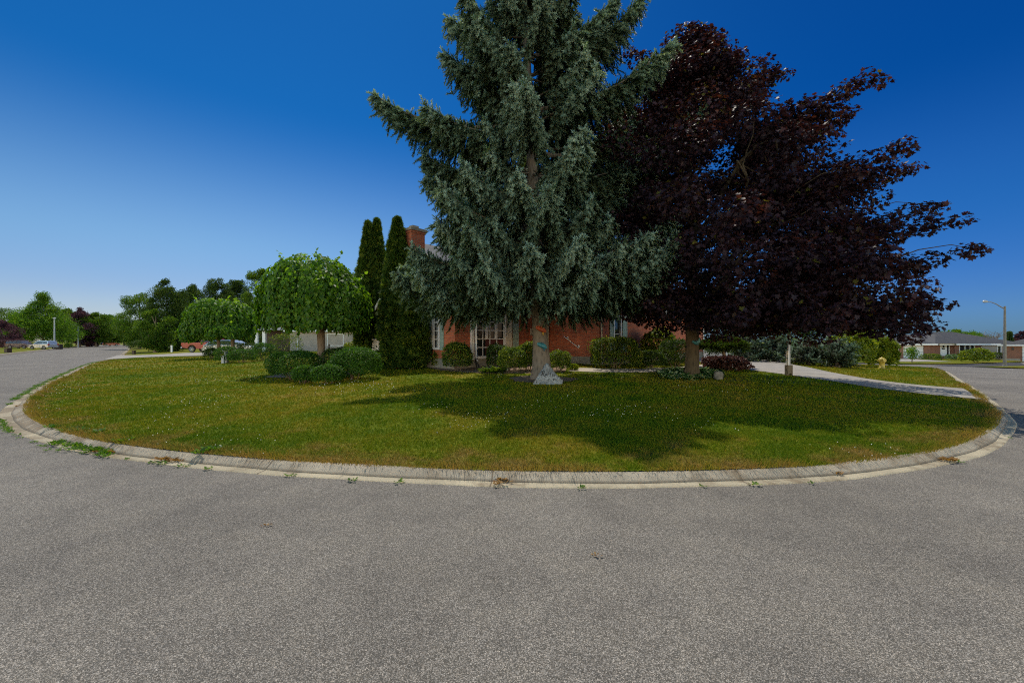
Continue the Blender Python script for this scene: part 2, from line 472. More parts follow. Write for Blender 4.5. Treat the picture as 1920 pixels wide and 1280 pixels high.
class MB:
    """collects boxes, quads, tubes into one mesh; M maps local to world"""
    def __init__(self, mat4=None):
        self.v, self.f, self.uv, self.sm = [], [], [], []
        self.M = mat4 or Matrix()
    def add(self, pts, faces, uvs=None, smooth=False):
        b = len(self.v)
        self.v += [self.M @ Vector(p) for p in pts]
        for i, f in enumerate(faces):
            self.f.append([b + k for k in f])
            self.uv.append(uvs[i] if uvs else [(0, 0)] * len(f))
            self.sm.append(smooth)
        return self
    def poly(self, pts, uv=None):
        pts = [Vector(p) for p in pts]
        if uv is None:
            e = (pts[1] - pts[0])
            e = e.normalized() if e.length > 0 else Vector((1, 0, 0))
            n = e.cross(pts[-1] - pts[0])
            g = n.cross(e).normalized() if n.length > 0 else Vector((0, 0, 1))
            uv = [((p - pts[0]).dot(e), (p - pts[0]).dot(g)) for p in pts]
        return self.add(pts, [list(range(len(pts)))], [uv])
    def box(self, x0, x1, y0, y1, z0, z1):
        p = lambda a, b, c: (a, b, c)
        A = [p(x0, y0, z0), p(x1, y0, z0), p(x1, y1, z0), p(x0, y1, z0), p(x0, y0, z1), p(x1, y0, z1), p(x1, y1, z1), p(x0, y1, z1)]
        F = [(0, 3, 2, 1), (4, 5, 6, 7), (0, 1, 5, 4), (1, 2, 6, 5), (2, 3, 7, 6), (3, 0, 4, 7)]
        U = []
        for i, f in enumerate(F):
            if i < 2: U.append([(A[k][0], A[k][1]) for k in f])
            elif i in (2, 4): U.append([(A[k][0], A[k][2]) for k in f])
            else: U.append([(A[k][1], A[k][2]) for k in f])
        return self.add(A, F, U)
    def tube(self, pts, rad, sides=8, cap=True, smooth=True):
        pts = [Vector(p) for p in pts]
        if isinstance(rad, (int, float)): rad = [rad] * len(pts)
        V = []
        for i, p in enumerate(pts):
            d = (pts[min(i + 1, len(pts) - 1)] - pts[max(i - 1, 0)])
            d = d.normalized() if d.length > 1e-9 else Vector((0, 0, 1))
            a = d.cross(Vector((0, 0, 1)) if abs(d.z) < 0.9 else Vector((1, 0, 0))).normalized()
            b = d.cross(a)
            for k in range(sides):
                t = 2 * math.pi * k / sides
                V.append(p + (a * math.cos(t) + b * math.sin(t)) * rad[i])
        F = []
        for i in range(len(pts) - 1):
            for k in range(sides):
                k2 = (k + 1) % sides
                F.append((i * sides + k, i * sides + k2, (i + 1) * sides + k2, (i + 1) * sides + k))
        self.add(V, F, None, smooth)
        if cap:
            self.add(V[:sides], [list(range(sides))[::-1]])
            self.add(V[-sides:], [list(range(sides))])
        return self
    def lathe(self, prof, sides=16, c=(0, 0, 0)):
        return self.tube([(c[0], c[1], c[2] + z) for r, z in prof], [max(r, 0.001) for r, z in prof], sides)
    def prism(self, outline, y0, y1):
        """outline in (x, z) extruded along y"""
        n = len(outline)
        A = [(x, y0, z) for x, z in outline] + [(x, y1, z) for x, z in outline]
        F = [list(range(n)), list(range(2 * n - 1, n - 1, -1))] + [(i, n + i, n + (i + 1) % n, (i + 1) % n) for i in range(n)]
        U = [[(A[k][0], A[k][2]) for k in f] for f in F[:2]] + [[(A[k][1], A[k][2]) for k in f] for f in F[2:]]
        return self.add(A, F, U)
    def build(self, name, mat, parent=None):
        o = origin(parent) if parent is not None else Vector((0, 0, 0))
        me = bpy.data.meshes.new(name)
        me.from_pydata([tuple(p - o) for p in self.v], [], self.f)
        ul = me.uv_layers.new(name='uv')
        flat = [c for u in self.uv for q in u for c in q]
        ul.data.foreach_set('uv', flat)
        me.polygons.foreach_set('use_smooth', self.sm)
        me.update()
        return link(name, me, mat, parent)

def frame_at(loc, rz=0.0):
    return Matrix.Translation(Vector(loc)) @ Matrix.Rotation(rz, 4, 'Z')

# ------------------------------------------------------------------ terrain
def smooth(a, b, x):
    t = np.clip((np.asarray(x, dtype=float) - a) / (b - a), 0, 1)
    return t * t * (3 - 2 * t)

def zr(x, y):
    """height of the streets: level on the left, falling away on the right"""
    x = np.asarray(x, dtype=float); y = np.asarray(y, dtype=float)
    return -1.2 * smooth(22, 85, x * 0.663 + y * 0.749) * smooth(8, 28, x)

EDGE = [(-160, 178), (-118, 132), (-78, 87), (-53, 58.5), (-40, 43.6), (-32, 32.8), (-21.3, 20.5), (-15.6, 14.2), (-11.2, 9.88), (-7.3, 7.3), (-4.56, 6.24), (-1.26, 5.55),
        (0.61, 5.38), (2.26, 5.41), (4.18, 5.69), (6.87, 6.68), (10.2, 9.0), (13.1, 11.85), (15.6, 14.5), (20.8, 20.2), (26.3, 26),
        (30, 30), (32.2, 32.8), (32.4, 34.6), (30.6, 36.0), (25, 39), (12, 46)]
def catmull(P, n=8):
    P = [np.array(p, float) for p in P]
    P = [2 * P[0] - P[1]] + P + [2 * P[-1] - P[-2]]
    out = []
    for i in range(1, len(P) - 2):
        p0, p1, p2, p3 = P[i - 1:i + 3]
        d01, d12, d23 = [max(np.linalg.norm(b - a), 1e-6) ** 0.5 for a, b in ((p0, p1), (p1, p2), (p2, p3))]
        m1 = (p2 - p1) + d12 * ((p1 - p0) / d01 - (p2 - p0) / (d01 + d12))
        m2 = (p2 - p1) + d12 * ((p3 - p2) / d23 - (p3 - p1) / (d12 + d23))
        for k in range(n):
            t = k / n
            out.append((2 * t**3 - 3 * t**2 + 1) * p1 + (t**3 - 2 * t**2 + t) * m1 + (-2 * t**3 + 3 * t**2) * p2 + (t**3 - t**2) * m2)
    out.append(P[-2])
    return np.array(out)
CURVE = catmull(EDGE, 8)

def resample(P, step):
    d = np.r_[0, np.cumsum(np.linalg.norm(np.diff(P, axis=0), axis=1))]
    s = np.linspace(0, d[-1], max(2, int(d[-1] / step)))
    return np.c_[np.interp(s, d, P[:, 0]), np.interp(s, d, P[:, 1])], s

def dist_curve(x, y, curve=CURVE):
    x = np.atleast_1d(np.asarray(x, float)); y = np.atleast_1d(np.asarray(y, float))
    out = np.full(x.shape, 1e9)
    A, B = curve[:-1], curve[1:]
    D = B - A
    L = (D ** 2).sum(1)
    for s in range(0, len(x), 20000):
        px, py = x[s:s + 20000, None], y[s:s + 20000, None]
        t = np.clip(((px - A[:, 0]) * D[:, 0] + (py - A[:, 1]) * D[:, 1]) / L, 0, 1)
        q = (px - A[:, 0] - t * D[:, 0]) ** 2 + (py - A[:, 1] - t * D[:, 1]) ** 2
        out[s:s + 20000] = np.sqrt(q.min(1))
    return out

def zg(x, y):
    """height of the corner lawn"""
    d = dist_curve(x, y)
    x = np.atleast_1d(np.asarray(x, float)); y = np.atleast_1d(np.asarray(y, float))
    z = zr(x, y) + 0.12 + 0.5 * np.clip(d / 14.5, 0, 1) + 0.012 * np.sin(x * 0.9) * np.sin(y * 1.1 + 1)
    return z

def zgs(x, y):
    return float(zg(x, y)[0])

def at(u, v, f=zg):
    """the point of the ground seen at photo pixel (u, v): used once, to read the plan off the photograph"""
    Y = np.geomspace(2.0, 220.0, 700)
    X = (u - 960) / 800 * Y
    e = CAM_H - (v - 640) / 800 * Y - f(X, Y)
    i = np.argmax(e < 0)
    a, b = Y[i - 1], Y[i]
    w = e[i - 1] / (e[i - 1] - e[i])
    y = a + (b - a) * w
    x = (u - 960) / 800 * y
    return Vector((x, y, float(np.atleast_1d(f(np.array([x]), np.array([y])))[0])))

def inpoly(x, y, P):
    c = np.zeros(x.shape, bool)
    n = len(P)
    j = n - 1
    for i in range(n):
        xi, yi = P[i][0], P[i][1]; xj, yj = P[j][0], P[j][1]
        cond = ((yi > y) != (yj > y)) & (x < (xj - xi) * (y - yi) / (yj - yi + 1e-12) + xi)
        c ^= cond
        j = i
    return c

def grid_sheet(name, xs, ys, zf, mat, kind='structure'):
    X, Y = np.meshgrid(xs, ys)
    Z = zf(X.ravel(), Y.ravel())
    V = np.c_[X.ravel(), Y.ravel(), Z]
    nx, ny = len(xs), len(ys)
    i, j = np.meshgrid(np.arange(nx - 1), np.arange(ny - 1))
    a = (j * nx + i).ravel()
    F = np.c_[a, a + 1, a + nx + 1, a + nx]
    return tag(npmesh(name, V, F, mat, None, smooth=True), kind=kind)

# ground to the horizon (dry grass), the street sheet on it
axis = np.r_[-2500, -1200, -600, np.arange(-320, 321, 8), 600, 1200, 2500]
tag(grid_sheet('ground', axis, axis, lambda x, y: zr(x, y) - 0.35, M['lawn']), kind='structure')
grid_sheet('road', np.arange(-200, 121, 1.6), np.arange(-30, 215, 1.6), zr, M['asphalt'])

def patch(name, curve, center, mat, zf, steps, kind='structure'):
    """sheet between a boundary curve and an inner point"""
    V, F = [], []
    n = len(curve)
    for s in steps:
        P = curve + (np.array(center) - curve) * s
        V.append(np.c_[P, zf(P[:, 0], P[:, 1])])
    V = np.concatenate(V)
    for j in range(len(steps) - 1):
        a = np.arange(n - 1) + j * n
        F.append(np.c_[a, a + 1, a + n + 1, a + n])
    return tag(npmesh(name, V, np.concatenate(F), mat, None, smooth=True), kind=kind)

curve_f, curve_s = resample(CURVE, 0.35)
patch('lawn', curve_f, (-4, 62), M['lawn'], lambda x, y: zg(x, y), np.r_[np.linspace(0, 0.3, 34), np.linspace(0.32, 1.0, 30)])

# kerb: sloped back + gutter pan, swept along the edge
def sweep(curve, prof, mat, name, parent=None, side=-1, wob=0.012):
    T = np.gradient(curve, axis=0)
    T /= np.linalg.norm(T, axis=1)[:, None]
    Nn = np.c_[T[:, 1], -T[:, 0]] * (1 if side < 0 else -1)
    ds = np.r_[0, np.cumsum(np.linalg.norm(np.diff(curve, axis=0), axis=1))]
    mb = MB()
    base = zr(curve[:, 0], curve[:, 1])
    widen = 1 + 0.6 * (1 - smooth(-11, -6.5, curve[:, 0]))
    rows = []
    for off, z in prof:
        w = wob * np.sin(ds * 1.7 + off * 9) + wob * 0.6 * np.sin(ds * 4.3 + 1 + off * 5)
        P = curve + Nn * (off * widen + w)[:, None]
        rows.append(np.c_[P, base + z])
    pts = np.concatenate(rows)
    n = len(curve)
    acc = np.r_[0, np.cumsum(np.hypot(*np.diff(np.array(prof), axis=0).T))]
    F, U = [], []
    for j in range(len(prof) - 1):
        for i in range(n - 1):
            F.append((j * n + i, (j + 1) * n + i, (j + 1) * n + i + 1, j * n + i + 1))
            U.append([(ds[i], acc[j]), (ds[i], acc[j + 1]), (ds[i + 1], acc[j + 1]), (ds[i + 1], acc[j])])
    mb.add([tuple(p) for p in pts], F, U, True)
    return mb.build(name, mat, parent)

seg_on = curve_f[(curve_f[:, 1] < 150)]
tag(sweep(seg_on, [(-0.10, 0.05), (-0.05, 0.112), (0.0, 0.113), (0.045, 0.10), (0.13, 0.045), (0.155, 0.022)], M['kerb'], 'kerb'), kind='structure')
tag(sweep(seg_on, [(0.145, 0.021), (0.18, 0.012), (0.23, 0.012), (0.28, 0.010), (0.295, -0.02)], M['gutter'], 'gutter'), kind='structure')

def set_dry(ob):
    me = ob.data
    co = np.zeros(len(me.vertices) * 3, dtype=np.float32)
    me.vertices.foreach_get('co', co)
    co = co.reshape(-1, 3)
    key = np.round(co[:, :2] * 4).astype(int)
    uq, inv = np.unique(key, axis=0, return_inverse=True)
    d = dist_curve(uq[:, 0] / 4, uq[:, 1] / 4)[inv.ravel()]
    v = np.exp(-d / 0.8)
    a = me.attributes.new('dry', 'FLOAT', 'POINT')
    a.data.foreach_set('value', v.astype(np.float32))
set_dry(bpy.data.objects['lawn'])

def strip(name, L, Rr, mat, dz, n=24, m=6, kind='structure', zf=zg):
    L = catmull([(p[0], p[1]) for p in L], n)
    Rr = catmull([(p[0], p[1]) for p in Rr], n)
    k = max(len(L), len(Rr))
    rs = lambda P: np.c_[np.interp(np.linspace(0, 1, k), np.linspace(0, 1, len(P)), P[:, 0]), np.interp(np.linspace(0, 1, k), np.linspace(0, 1, len(P)), P[:, 1])]
    L, Rr = rs(L), rs(Rr)
    V = []
    for j in range(m + 1):
        P = L + (Rr - L) * (j / m)
        V.append(np.c_[P, zf(P[:, 0], P[:, 1]) + dz])
    V = np.concatenate(V)
    F = []
    for j in range(m):
        a = np.arange(k - 1) + j * k
        F.append(np.c_[a, a + k, a + k + 1, a + 1])
    tag(npmesh(name, V, np.concatenate(F), mat, None, smooth=True), kind=kind)
    return [tuple(p) for p in np.r_[L, Rr[::-1]]]

holes = []
# right-hand driveway and the left neighbour's driveway
lo = [at(1310, 678), at(1407, 694), at(1480, 703.5), at(1560, 715), at(1640, 728), at(1750, 741), at(1843, 750)]
hi = [at(1310, 667), at(1402, 671), at(1480, 682), at(1552, 697), at(1636, 712), at(1720, 722), at(1806, 729)]
holes.append(strip('driveway', lo, hi, M['drive'], 0.022))
lo = [at(196, 674), at(250, 671), at(320, 668.5), at(385, 667)]
hi = [at(222, 666), at(260, 666), at(320, 663.5), at(400, 659)]
holes.append(strip('driveway', lo, hi, M['drive'], 0.03))
# front walk and garden beds
lo = [at(1065, 696), at(1120, 698), at(1190, 698.5), at(1240, 697), at(1300, 695), at(1335, 692)]
hi = [at(1085, 690), at(1120, 691), at(1190, 691.5), at(1240, 690), at(1290, 687), at(1330, 682)]
holes.append(strip('front_walk', lo, hi, M['path'], 0.02))
lo = [at(770, 684), at(830, 695), at(885, 699), at(930, 701), at(985, 700), at(1060, 698)]
hi = [at(770, 676), at(830, 680), at(885, 684), at(930, 682), at(985, 680), at(1065, 684)]
holes.append(strip('garden_bed', lo, hi, M['soil'], 0.016))

def disc(name, c, rx, ry, mat, dz):
    a = np.linspace(0, 2 * np.pi, 48, endpoint=False)
    V, F = [], []
    for j, s in enumerate((0.02, 0.35, 0.7, 1.0)):
        w = 1 + 0.08 * np.sin(3 * a + 1) + 0.05 * np.sin(7 * a)
        X = c[0] + rx * s * w * np.cos(a); Y = c[1] + ry * s * w * np.sin(a)
        V.append(np.c_[X, Y, zg(X, Y) + dz])
        if j:
            i = np.arange(48); b = (j - 1) * 48
            F.append(np.c_[b + i, b + 48 + i, b + 48 + (i + 1) % 48, b + (i + 1) % 48])
    V = np.concatenate(V)
    tag(npmesh(name, V, np.concatenate(F), mat, None, smooth=True), kind='structure')
    return [(V[-48 + i][0], V[-48 + i][1]) for i in range(48)]

SPRUCE = Vector((1.04, 15.0, zgs(1.04, 15.0)))
MAPLE = Vector((6.87, 16.3, zgs(6.87, 16.3)))
MULB = at(602, 699)
holes.append(disc('mulch_ring', (SPRUCE.x, SPRUCE.y - 0.25), 1.15, 0.95, M['soil'], 0.018))
holes.append(disc('mulberry_bed', (MULB.x, MULB.y - 0.6), 1.9, 1.3, M['soil'], 0.018))

# across the streets
far_edge = catmull([(-48, 36), (-58, 46.5), (-67.5, 56.5), (-84, 74.5), (-142, 139), (-230, 236)], 10)
fe, _ = resample(far_edge, 2.0)
patch('lawn', fe, (-230, 90), M['lawn'], lambda x, y: 0.12 + 0.5 * np.clip(dist_curve(x, y, far_edge) / 18, 0, 1), np.linspace(0, 1, 24))
tag(sweep(fe, [(-0.1, 0.05), (-0.05, 0.13), (0.1, 0.13), (0.25, 0.03), (0.55, 0.015)], M['kerb'], 'kerb', side=-1), kind='structure')
zfar = lambda x, y: zr(x, y) + 0.10
strip('lawn', [(45.5, 50.8), (50, 52), (56.7, 54.2), (67.3, 58.6), (73, 60.5)], [(44, 72), (52, 72), (58, 72), (66, 72), (80, 72)], M['lawn'], 0.0, 8, 8, zf=zfar)
strip('verge', [(47.4, 43.6), (48, 40.0), (52, 36)], [(47.6, 44.2), (58.4, 48.7), (66, 52.5)], M['lawn'], 0.0, 8, 4, zf=zfar)
strip('driveway', [(47.6, 49.0), (47.0, 46.9), (48.6, 44.9), (60.8, 50.4)], [(47.7, 49.3), (55.6, 53.4), (65.5, 57.4), (71.5, 60)], M['asphalt_dark'], 0.012, 8, 4, zf=zr)
strip('garage_apron', [(50, 60), (62, 60)], [(56, 71), (66, 71)], M['drive'], 0.02, 8, 4, zf=zfar)
strip('driveway', [(-71.0, 56), (-80, 60), (-96, 66)], [(-74.5, 60.6), (-83, 64), (-98, 69)], M['path'], 0.03, 8, 4,
      zf=lambda x, y: 0.12 + 0.5 * np.clip(dist_curve(x, y, far_edge) / 18, 0, 1))
def zleft(x, y):
    return float((0.12 + 0.5 * np.clip(dist_curve(x, y, far_edge) / 18, 0, 1))[0])

# ------------------------------------------------------------------ foliage machinery
def unit(v):
    return v / np.maximum(np.linalg.norm(v, axis=-1, keepdims=True), 1e-9)

def frames(d, nrm):
    z = unit(d)
    x = unit(np.cross(nrm, z))
    y = np.cross(z, x)
    return np.stack([x, y, z], axis=-1)

def inst(tv, tf, pos, B, s, tone, grad=0.0):
    tv = np.asarray(tv, float); tf = np.asarray(tf)
    V = np.einsum('nij,kj->nki', B, tv) * np.asarray(s)[:, None, None] + pos[:, None, :]
    n, k = len(pos), len(tv)
    F = (tf[None] + (np.arange(n) * k)[:, None, None]).reshape(-1, 3)
    T = np.clip(np.asarray(tone)[:, None] + grad * (tv[:, 2] - 0.55)[None], 0, 1)
    return V.reshape(-1, 3), F, T.ravel()

def join(parts):
    V, F, T, b = [], [], [], 0
    for v, f, t in parts:
        V.append(v); F.append(f + b); T.append(t); b += len(v)
    return np.concatenate(V), np.concatenate(F), np.concatenate(T)

# leaf templates: stem at the origin, tip along +z, face along y
def fan(outline, cz, fold):
    pts = [(0, 0, cz)] + [(x, fold * abs(x) + 0.06 * (z - cz) ** 2, z) for x, z in outline]
    n = len(outline)
    return np.array(pts), np.array([(0, 1 + i, 1 + (i + 1) % n) for i in range(n)])
_half = [(0.27, -0.10), (0.52, 0.10), (0.30, 0.30), (0.56, 0.62), (0.22, 0.60)]
T_MAPLE = fan([(0, 0.02)] + _half + [(0, 1.02)] + [(-x, z) for x, z in _half[::-1]], 0.32, 0.28)
_half = [(0.26, 0.06), (0.37, 0.36), (0.24, 0.72)]
T_OVATE = fan([(0, 0)] + _half + [(0, 1.05)] + [(-x, z) for x, z in _half[::-1]], 0.40, 0.30)
T_SMALL = (np.array([(0, 0, 0), (0.3, 0.1, 0.5), (0, 0, 1), (-0.3, 0.1, 0.5)]), np.array([(0, 1, 2), (0, 2, 3)]))
def cluster_template(n, seed):
    r = np.random.default_rng(seed)
    V, F = [], []
    for i in range(n):
        c = r.normal(size=3) * 0.35
        B = frames(r.normal(size=(1, 3)), r.normal(size=(1, 3)))[0]
        q = (T_SMALL[0] * 0.85) @ B.T + c
        F.append(T_SMALL[1] + 4 * i); V.append(q)
    return np.concatenate(V), np.concatenate(F)
T_CLUSTER = cluster_template(4, 3)
def brush_template(n, seed, rad=0.26, w=0.05):
    """a needle-clad shoot along +z"""
    r = np.random.default_rng(seed)
    V, F = [], []
    for i in range(n):
        a = i * 2.39996 + r.uniform(-.3, .3)
        z0 = (i / n) * 0.88
        o = np.array([math.cos(a), math.sin(a), 0]); t = np.array([-math.sin(a), math.cos(a), 0])
        ln = rad * r.uniform(0.8, 1.15) * (1.0 if i < n - 3 else 0.7)
        tip = o * ln + np.array([0, 0, z0 + 0.20])
        b = len(V)
        V += [t * w + np.array([0, 0, z0 - 0.03]), -t * w + np.array([0, 0, z0 + 0.02]), tip]
        F.append((b, b + 1, b + 2))
    b = len(V)
    V += [np.array([0.05, 0, 0]), np.array([-0.05, 0, 0]), np.array([0, 0, 1.08]), np.array([0, 0.05, 0]), np.array([0, -0.05, 0]), np.array([0, 0, 1.05])]
    F += [(b, b + 1, b + 2), (b + 3, b + 4, b + 5)]
    return np.array(V), np.array(F)
T_BRUSH = brush_template(20, 5, 0.27, 0.06)
def spray_template(seed, n=7):
    """flat fan-shaped cedar spray in the x-z plane"""
    r = np.random.default_rng(seed)
    V, F = [], []
    for i in range(n):
        a = (i / (n - 1) - 0.5) * 1.5
        ln = r.uniform(0.7, 1.0)
        tip = np.array([math.sin(a) * ln, r.uniform(-.12, .12), math.cos(a) * ln])
        s = np.array([math.cos(a), 0.25, -math.sin(a)]) * 0.085
        m = tip * 0.55
        b = len(V)
        V += [np.zeros(3), m + s, tip, m - s]
        F += [(b, b + 1, b + 2), (b, b + 2, b + 3)]
    return np.array(V), np.array(F)
T_SPRAY = spray_template(4)

def rnd_dirs(r, n):
    return unit(r.normal(size=(n, 3)))

def leaf_cloud(r, pos, out, tmpl, size, up=0.6, outw=0.6, rand=0.6, droop=0.5, tone=None, jit=0.25):
    """leaves at pos; out is the outward direction of the clump at each leaf"""
    n = len(pos)
    nrm = unit(np.array([0, 0, 1.0]) * up + out * outw + r.normal(size=(n, 3)) * rand)
    d = unit(out * 0.7 + np.array([0, 0, -1.0]) * droop + r.normal(size=(n, 3)) * 0.7)
    d = unit(d - nrm * (d * nrm).sum(1, keepdims=True))
    B = frames(d, nrm)
    s = size * (1 + jit * r.uniform(-1, 1, n))
    if tone is None:
        tone = r.uniform(0, 1, n)
    return inst(*tmpl, pos, B, s, tone)

def clump_points(r, cen, rad, n_each, flat=0.75, shell=0.5):
    k = len(cen)
    d = rnd_dirs(r, k * n_each)
    q = shell + (1 - shell) * np.sqrt(r.uniform(0, 1, k * n_each))
    rr = np.repeat(rad, n_each) * q
    off = d * rr[:, None] * np.array([1, 1, flat])
    return np.repeat(cen, n_each, axis=0) + off, d, np.repeat(np.arange(k), n_each)

def limb(mb, a, b, r0, r1, r, sag=0.1, n=6, sides=6):
    a, b = np.array(a, float), np.array(b, float)
    L = np.linalg.norm(b - a)
    k1, k2 = r.normal(size=3) * L * 0.07, r.normal(size=3) * L * 0.05
    P = []
    for i in range(n):
        t = i / (n - 1)
        p = a + (b - a) * t + k1 * math.sin(math.pi * t) + k2 * math.sin(2 * math.pi * t) + np.array([0, 0, -sag * L * 4 * t * (1 - t) * -1])
        P.append(tuple(p))
    mb.tube(P, [r0 + (r1 - r0) * (i / (n - 1)) for i in range(n)], sides)
    return P

def broad_tree(name, label, base, height, rad, crown_base, prof, n_clump, clump_r, n_leaf, tmpl, leaf, mat, trunk_r, seed, group=None, cat='tree',
               flat=0.75, bark='bark', offset=(0, 0), tone_clump=0.35, limbs=8, up=0.6):
    r = np.random.default_rng(seed)
    t = thing(name, base, label, cat, group)
    bx, by, bz = base
    h = r.uniform(0, 1, n_clump * 8)
    w = np.array([prof(q) for q in h])
    keep = r.uniform(0, 1, len(h)) < (w / w.max()) * 0.88 + 0.12
    h = h[keep][:n_clump]; w = w[keep][:n_clump]
    a = r.uniform(0, 2 * np.pi, len(h))
    q = 0.25 + 0.75 * np.sqrt(r.uniform(0, 1, len(h)))
    lump = 1 + 0.14 * np.sin(3 * a + seed) + 0.1 * np.sin(5 * a + 2 * seed + 6 * h)
    rr = np.maximum(rad * w * lump - clump_r * 0.55, 0) * q
    cen = np.c_[bx + offset[0] * (1 - h) + rr * np.cos(a), by + offset[1] * (1 - h) + rr * np.sin(a), bz + crown_base + h * (height - crown_base - clump_r * .6)]
    cr = clump_r * r.uniform(0.6, 1.25, len(h)) * (0.42 + 0.58 * np.clip(w, 0, 1))
    pos, d, idx = clump_points(r, cen, cr, n_leaf, flat)
    tone = np.clip(r.uniform(0, 1, len(pos)) * (1 - tone_clump) + tone_clump * r.uniform(0, 1, len(cen))[idx], 0, 1)
    V, F, T = leaf_cloud(r, pos, d, tmpl, leaf, up=up, tone=tone)
    npmesh('crown', V, F, mat, t, T)
    mb = MB()
    topz = bz + crown_base + (height - crown_base) * 0.75
    mb.tube([(bx, by, bz - 0.15), (bx, by, bz + 0.25), (bx + .03, by, bz + crown_base * 0.6 + 0.2), (bx, by + .05, bz + crown_base + 0.2), (bx, by, topz)],
            [trunk_r * 1.35, trunk_r * 1.05, trunk_r * 0.95, trunk_r * 0.8, trunk_r * 0.15], 10)
    for i in r.choice(len(cen), min(limbs, len(cen)), replace=False):
        z0 = bz + crown_base * 0.8 + r.uniform(0, 0.45) * max(cen[i, 2] - bz - crown_base, 0.1)
        limb(mb, (bx, by, z0), cen[i], trunk_r * 0.4, trunk_r * 0.06, r)
    mb.build('trunk', M[bark], t)
    return t

def bush(name, label, base, rx, ry, h, mat, tmpl, leaf, n, seed, cat='bush', group=None, lumps=26, power=2.6, up=0.3, droop=-0.2, z0=0.05, lump=0.15, box=False, parent=None):
    """rounded or box-clipped shrub: leaves over a lumpy closed form, several layers deep, stems inside"""
    r = np.random.default_rng(seed)
    t = thing(name, base, label, cat, group) if parent is None else parent
    d = rnd_dirs(r, n)
    d[:, 2] = np.where(d[:, 2] < -0.55, -d[:, 2], d[:, 2])
    e = 5.0 if box else power
    k = (np.abs(d[:, 0]) ** e + np.abs(d[:, 1]) ** e + np.abs(d[:, 2]) ** e) ** (-1 / e)
    lc = rnd_dirs(r, lumps)
    near = np.clip((d @ lc.T) - 0.86, 0, 1).max(1) / 0.14
    lay = 1 - 0.28 * r.uniform(0, 1, n) ** 2.2
    k = k * (1 - lump * 0.5 + lump * near) * lay * np.where(r.uniform(0, 1, n) < .05, r.uniform(1.03, 1.16, n), 1)
    pos = np.array(base) + np.c_[d[:, 0] * k * rx, d[:, 1] * k * ry, z0 + h * 0.46 + d[:, 2] * k * h * 0.54]
    pos[:, 2] = np.maximum(pos[:, 2], base[2] + 0.02 + 0.05 * r.uniform(0, 1, n))
    out = unit(d * np.array([1 / rx, 1 / ry, 1 / (h * 0.54)]))
    tone = np.clip(r.uniform(0, 1, n) * 0.75 + 0.25 * near, 0, 1)
    V, F, T = leaf_cloud(r, pos, out, tmpl, leaf, up=up, outw=0.9, rand=0.7, droop=droop, tone=tone)
    npmesh('foliage', V, F, mat, t, T)
    mb = MB()
    for i in range(7):
        a = r.uniform(0, 6.28)
        tip = (base[0] + rx * .6 * math.cos(a), base[1] + ry * .6 * math.sin(a), base[2] + h * r.uniform(.55, .8))
        limb(mb, (base[0] + .1 * math.cos(a), base[1] + .1 * math.sin(a), base[2] - .05), tip, 0.02, 0.006, r, n=4, sides=5)
    mb.build('stem', M['bark'], t)
    return t

